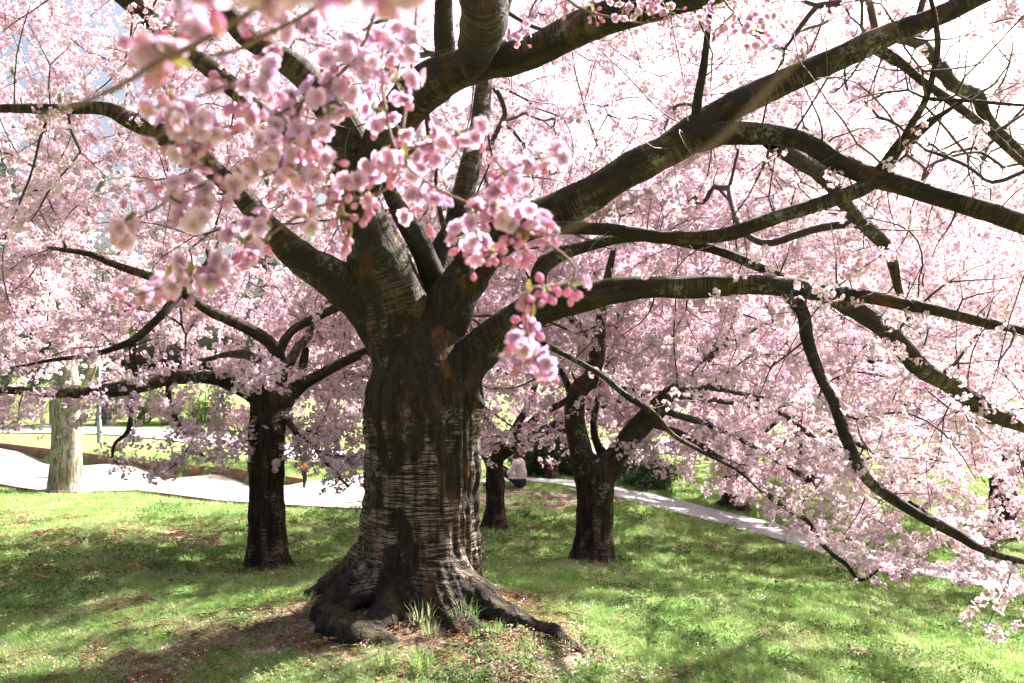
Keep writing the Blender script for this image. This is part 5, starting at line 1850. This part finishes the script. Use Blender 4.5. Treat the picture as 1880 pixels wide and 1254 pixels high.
def lamp_post(px, d, h, label, sign=False):
    x, y = at_px(px, d)
    z = gz(x, y)
    root = empty("lamp_post", (x, y, z))
    tag(root, label, "lamp post", "grey lamp posts")
    mb = MB(); mb.tube([[x, y, z - .2], [x, y, z + .9], [x, y, z + .95], [x, y, z + h]], [.085, .085, .06, .045], 14)
    child("post", mb.mesh("lamp_post", [M['steel']]), root)
    mb = MB(); mb.tube([[x, y, z + h - .02], [x, y, z + h + .12], [x, y, z + h + .38], [x, y, z + h + .46]], [.06, .16, .22, .10], 14)
    child("lamp_head", mb.mesh("lamp_head", [M['steel']]), root)
    if sign:
        mb = MB(); mb.box((x + .16, y - .02, z + 1.15), (.26, .20, .36)); 
        child("litter_bin", mb.mesh("litter_bin", [M['kerb']], False), root)


lamp_post(182, 31, 4.6, "grey lamp post by the road, right of the stout pale trunk")
lamp_post(402, 25.0, 4.2, "blue-grey lamp post behind the rusted wall near the slender cherry", True)


def fence():
    pxs = [-40, 17, 78, 150, 245]
    pts = [at_px(p, 41.0) for p in pxs]
    root = empty("wire_fence", (*pts[1], gz(*pts[1])))
    tag(root, "grey wire mesh fence with thin posts beyond the road", "fence")
    for x, y in pts:
        z = gz(x, y)
        mb = MB(); mb.tube([[x, y, z - .2], [x, y, z + 1.75]], .035, 8)
        child("post", mb.mesh("fence_post", [M['wire']]), root)
    for (a, b) in zip(pts[:-1], pts[1:]):
        mb = MB()
        za, zb = gz(*a), gz(*b)
        for k in range(9):
            hh = .1 + k * .2
            mb.tube([[*a, za + hh], [*b, zb + hh]], .006, 3, 0, False)
        for k in range(1, 14):
            t = k / 14
            p = np.array([a[0] + (b[0] - a[0]) * t, a[1] + (b[1] - a[1]) * t, za + (zb - za) * t])
            mb.tube([p + [0, 0, .05], p + [0, 0, 1.72]], .005, 3, 0, False)
        child("wire_mesh", mb.mesh("wire_mesh", [M['wire']]), root)["kind"] = "stuff"


fence()


def stump():
    x, y = at_px(1012, 20.3)
    z = gz(x, y)
    segs = [(np.array([x, y, z - .1]), np.array([x, y, z + .42]), .20, .16)]
    for k in range(5):
        a = k * 1.256
        segs.append((np.array([x + .08 * math.cos(a), y + .08 * math.sin(a), z + .15]), np.array([x + .33 * math.cos(a), y + .33 * math.sin(a), z - .04]), .09, .05))
    v, q = sdf_mesh(segs, .025, .05)
    v = v + normals(v, q) * ((fbm(v * 14, 3) - .5) * .04)[:, None]
    v[:, 2] = np.minimum(v[:, 2], z + .46 + .03 * np.sin(v[:, 0] * 30))
    o = child("tree_stump", new_mesh("tree_stump", v, q, True, [M['bark_mid']], None, {"bc": v - np.array([x, y, z])}))
    tag(o, "short brown tree stump in the shade of the dark bushes", "stump")


stump()

# ------------------------------------------------------------------ people
m_skin = mat_plain("skin", (0.55, 0.36, 0.27), .6, 20, .1)
m_hair = mat_plain("hair", (0.06, 0.035, 0.02), .6, 60, .4)
m_black = mat_plain("dark_cloth", (0.018, 0.02, 0.028), .85, 30, .3)
m_orange = mat_plain("orange_jacket", (0.55, 0.24, 0.06), .8, 30, .2)
m_grey = mat_plain("grey_cloth", (0.30, 0.32, 0.36), .85, 30, .2)
t = NT("checked_shirt")
tc = t.n("ShaderNodeTexCoord")
ck = t.n("ShaderNodeTexChecker"); ck.inputs['Scale'].default_value = 26
ck.inputs[1].default_value = (.80, .78, .80, 1); ck.inputs[2].default_value = (.60, .48, .56, 1)
t.l(tc.outputs['Object'], ck.inputs[0])
m_check = t.done(t.principled(ck.outputs[0], .85))


def person(label, px, d, joints, radii, bones, color, yaw, height_scale, hair_z, h=.014):
    """joints in a local frame facing -y with feet or seat at z=0"""
    x, y = at_px(px, d)
    z = gz(x, y)
    J = {k: np.array(v, float) for k, v in joints.items()}
    segs = [(J[a], J[b], radii[a], radii[b], .035) for a, b in bones]
    v, q = sdf_mesh(segs, h, .03)
    fc = v[q].mean(1)
    mi, mats = color(fc, J)
    ca, sa = math.cos(yaw), math.sin(yaw)
    s = height_scale

    def tf(p):
        return np.stack([(p[:, 0] * ca - p[:, 1] * sa) * s, (p[:, 0] * sa + p[:, 1] * ca) * s, p[:, 2] * s], 1)
    root = empty("person", (x, y, z))
    tag(root, label, "person", "people in the park")
    me = new_mesh("body", tf(v) + np.array([x, y, z]), q, True, mats, mi)
    child("body", me, root)
    # hair cap
    hd = J['head']
    hv, hq = sdf_mesh([(hd + [0, .02, .03], hd + [0, .035, -.02], .126, .108, .02), (hd + [0, .06, -.03], hd + [0, .06, -.10], .07, .05, .03)], .014, .02)
    keep = (hv[hq].mean(1)[:, 1] > hd[1] - .075) | (hv[hq].mean(1)[:, 2] > hd[2] + .055)
    hq = hq[keep]
    child("hair", new_mesh("hair", tf(hv) + np.array([x, y, z]), hq, True, [m_hair]), root)


def standing(sw=.10):
    J = dict(pel=(0, 0, .95), spine=(0, .01, 1.15), chest=(0, 0, 1.36), neck=(0, .0, 1.50), head=(0, -.01, 1.63), chin=(0, -.04, 1.57), nose=(0, -.115, 1.62),
             shl=(.18, 0, 1.42), shr=(-.18, 0, 1.42), ell=(.24, .03, 1.14), elr=(-.24, .03, 1.14), hal=(.25, -.06, .90), har=(-.25, -.06, .90), fil=(.25, -.09, .80), fir=(-.25, -.09, .80),
             hil=(.09, 0, .92), hir=(-.09, 0, .92), knl=(.10, -.02 - sw, .50), knr=(-.10, -.02 + sw * .5, .50), anl=(.10, .02 - sw, .09), anr=(-.10, .06 + sw, .09), tol=(.11, -.14 - sw, .04), tor=(-.11, -.10 + sw, .04),
             eal=(.09, 0, 1.62), ear=(-.09, 0, 1.62))
    return J


RAD = dict(pel=.13, spine=.12, chest=.14, neck=.055, head=.098, chin=.06, nose=.02, shl=.06, shr=.06, ell=.045, elr=.045, hal=.032, har=.032, fil=.022, fir=.022, hil=.095, hir=.095, knl=.062, knr=.062, anl=.042, anr=.042, tol=.035, tor=.035, eal=.022, ear=.022)
BONES = [('pel', 'spine'), ('spine', 'chest'), ('chest', 'neck'), ('neck', 'head'), ('head', 'chin'), ('head', 'nose'), ('head', 'eal'), ('head', 'ear'), ('chest', 'shl'), ('chest', 'shr'), ('shl', 'ell'), ('shr', 'elr'), ('ell', 'hal'), ('elr', 'har'), ('hal', 'fil'), ('har', 'fir'),
         ('pel', 'hil'), ('pel', 'hir'), ('hil', 'knl'), ('hir', 'knr'), ('knl', 'anl'), ('knr', 'anr'), ('anl', 'tol'), ('anr', 'tor')]


def colour_by(topmat, legmat):
    def f(fc, J):
        mi = np.zeros(len(fc), int)
        mi[fc[:, 2] < J['pel'][2] + .02] = 1
        hands = np.minimum(np.linalg.norm(fc - J['fil'], axis=1), np.linalg.norm(fc - J['fir'], axis=1)) < .11
        mi[hands] = 2
        mi[fc[:, 2] > J['neck'][2] + .0] = 2
        return mi, [topmat, legmat, m_skin]
    return f


person("person in dark clothes walking far off, between the slender tree and the huge trunk", 617, 33.0, standing(.12), RAD, BONES, colour_by(m_black, m_black), 1.9, 1.0, 0)
person("small child in an orange jacket on the sandy path behind the slender cherry tree", 559, 19.3, standing(.05), RAD, BONES, colour_by(m_orange, m_black), 2.6, .46, 0)
SJ = dict(pel=(0, .05, .13), spine=(0, .07, .34), chest=(0, .0, .54), neck=(0, -.06, .66), head=(0, -.11, .77), chin=(0, -.15, .71), nose=(0, -.22, .75), shl=(.18, -.02, .58), shr=(-.18, -.02, .58),
          ell=(.24, -.16, .36), elr=(-.24, -.16, .36), hal=(.12, -.36, .34), har=(-.12, -.36, .34), fil=(.06, -.42, .33), fir=(-.06, -.42, .33), hil=(.10, .02, .13), hir=(-.10, .02, .13), knl=(.14, -.42, .42), knr=(-.14, -.42, .42),
          anl=(.12, -.62, .08), anr=(-.12, -.62, .08), tol=(.12, -.78, .05), tor=(-.12, -.78, .05), eal=(.09, -.10, .76), ear=(-.09, -.10, .76))


def seat_col(fc, J):
    mi = np.zeros(len(fc), int)
    legs = (fc[:, 2] < .22) | ((fc[:, 1] < -.2) & (fc[:, 2] < .52))
    mi[legs] = 1
    hands = np.minimum(np.linalg.norm(fc - J['fil'], axis=1), np.linalg.norm(fc - J['fir'], axis=1)) < .10
    mi[hands] = 2
    mi[fc[:, 2] > .665] = 2
    return mi, [m_check, m_black, m_skin]


person("person in checked white shirt and dark trousers sitting on the ground beyond the trees", 952, 17.4, SJ, RAD, BONES, seat_col, -1.85, .95, 0)
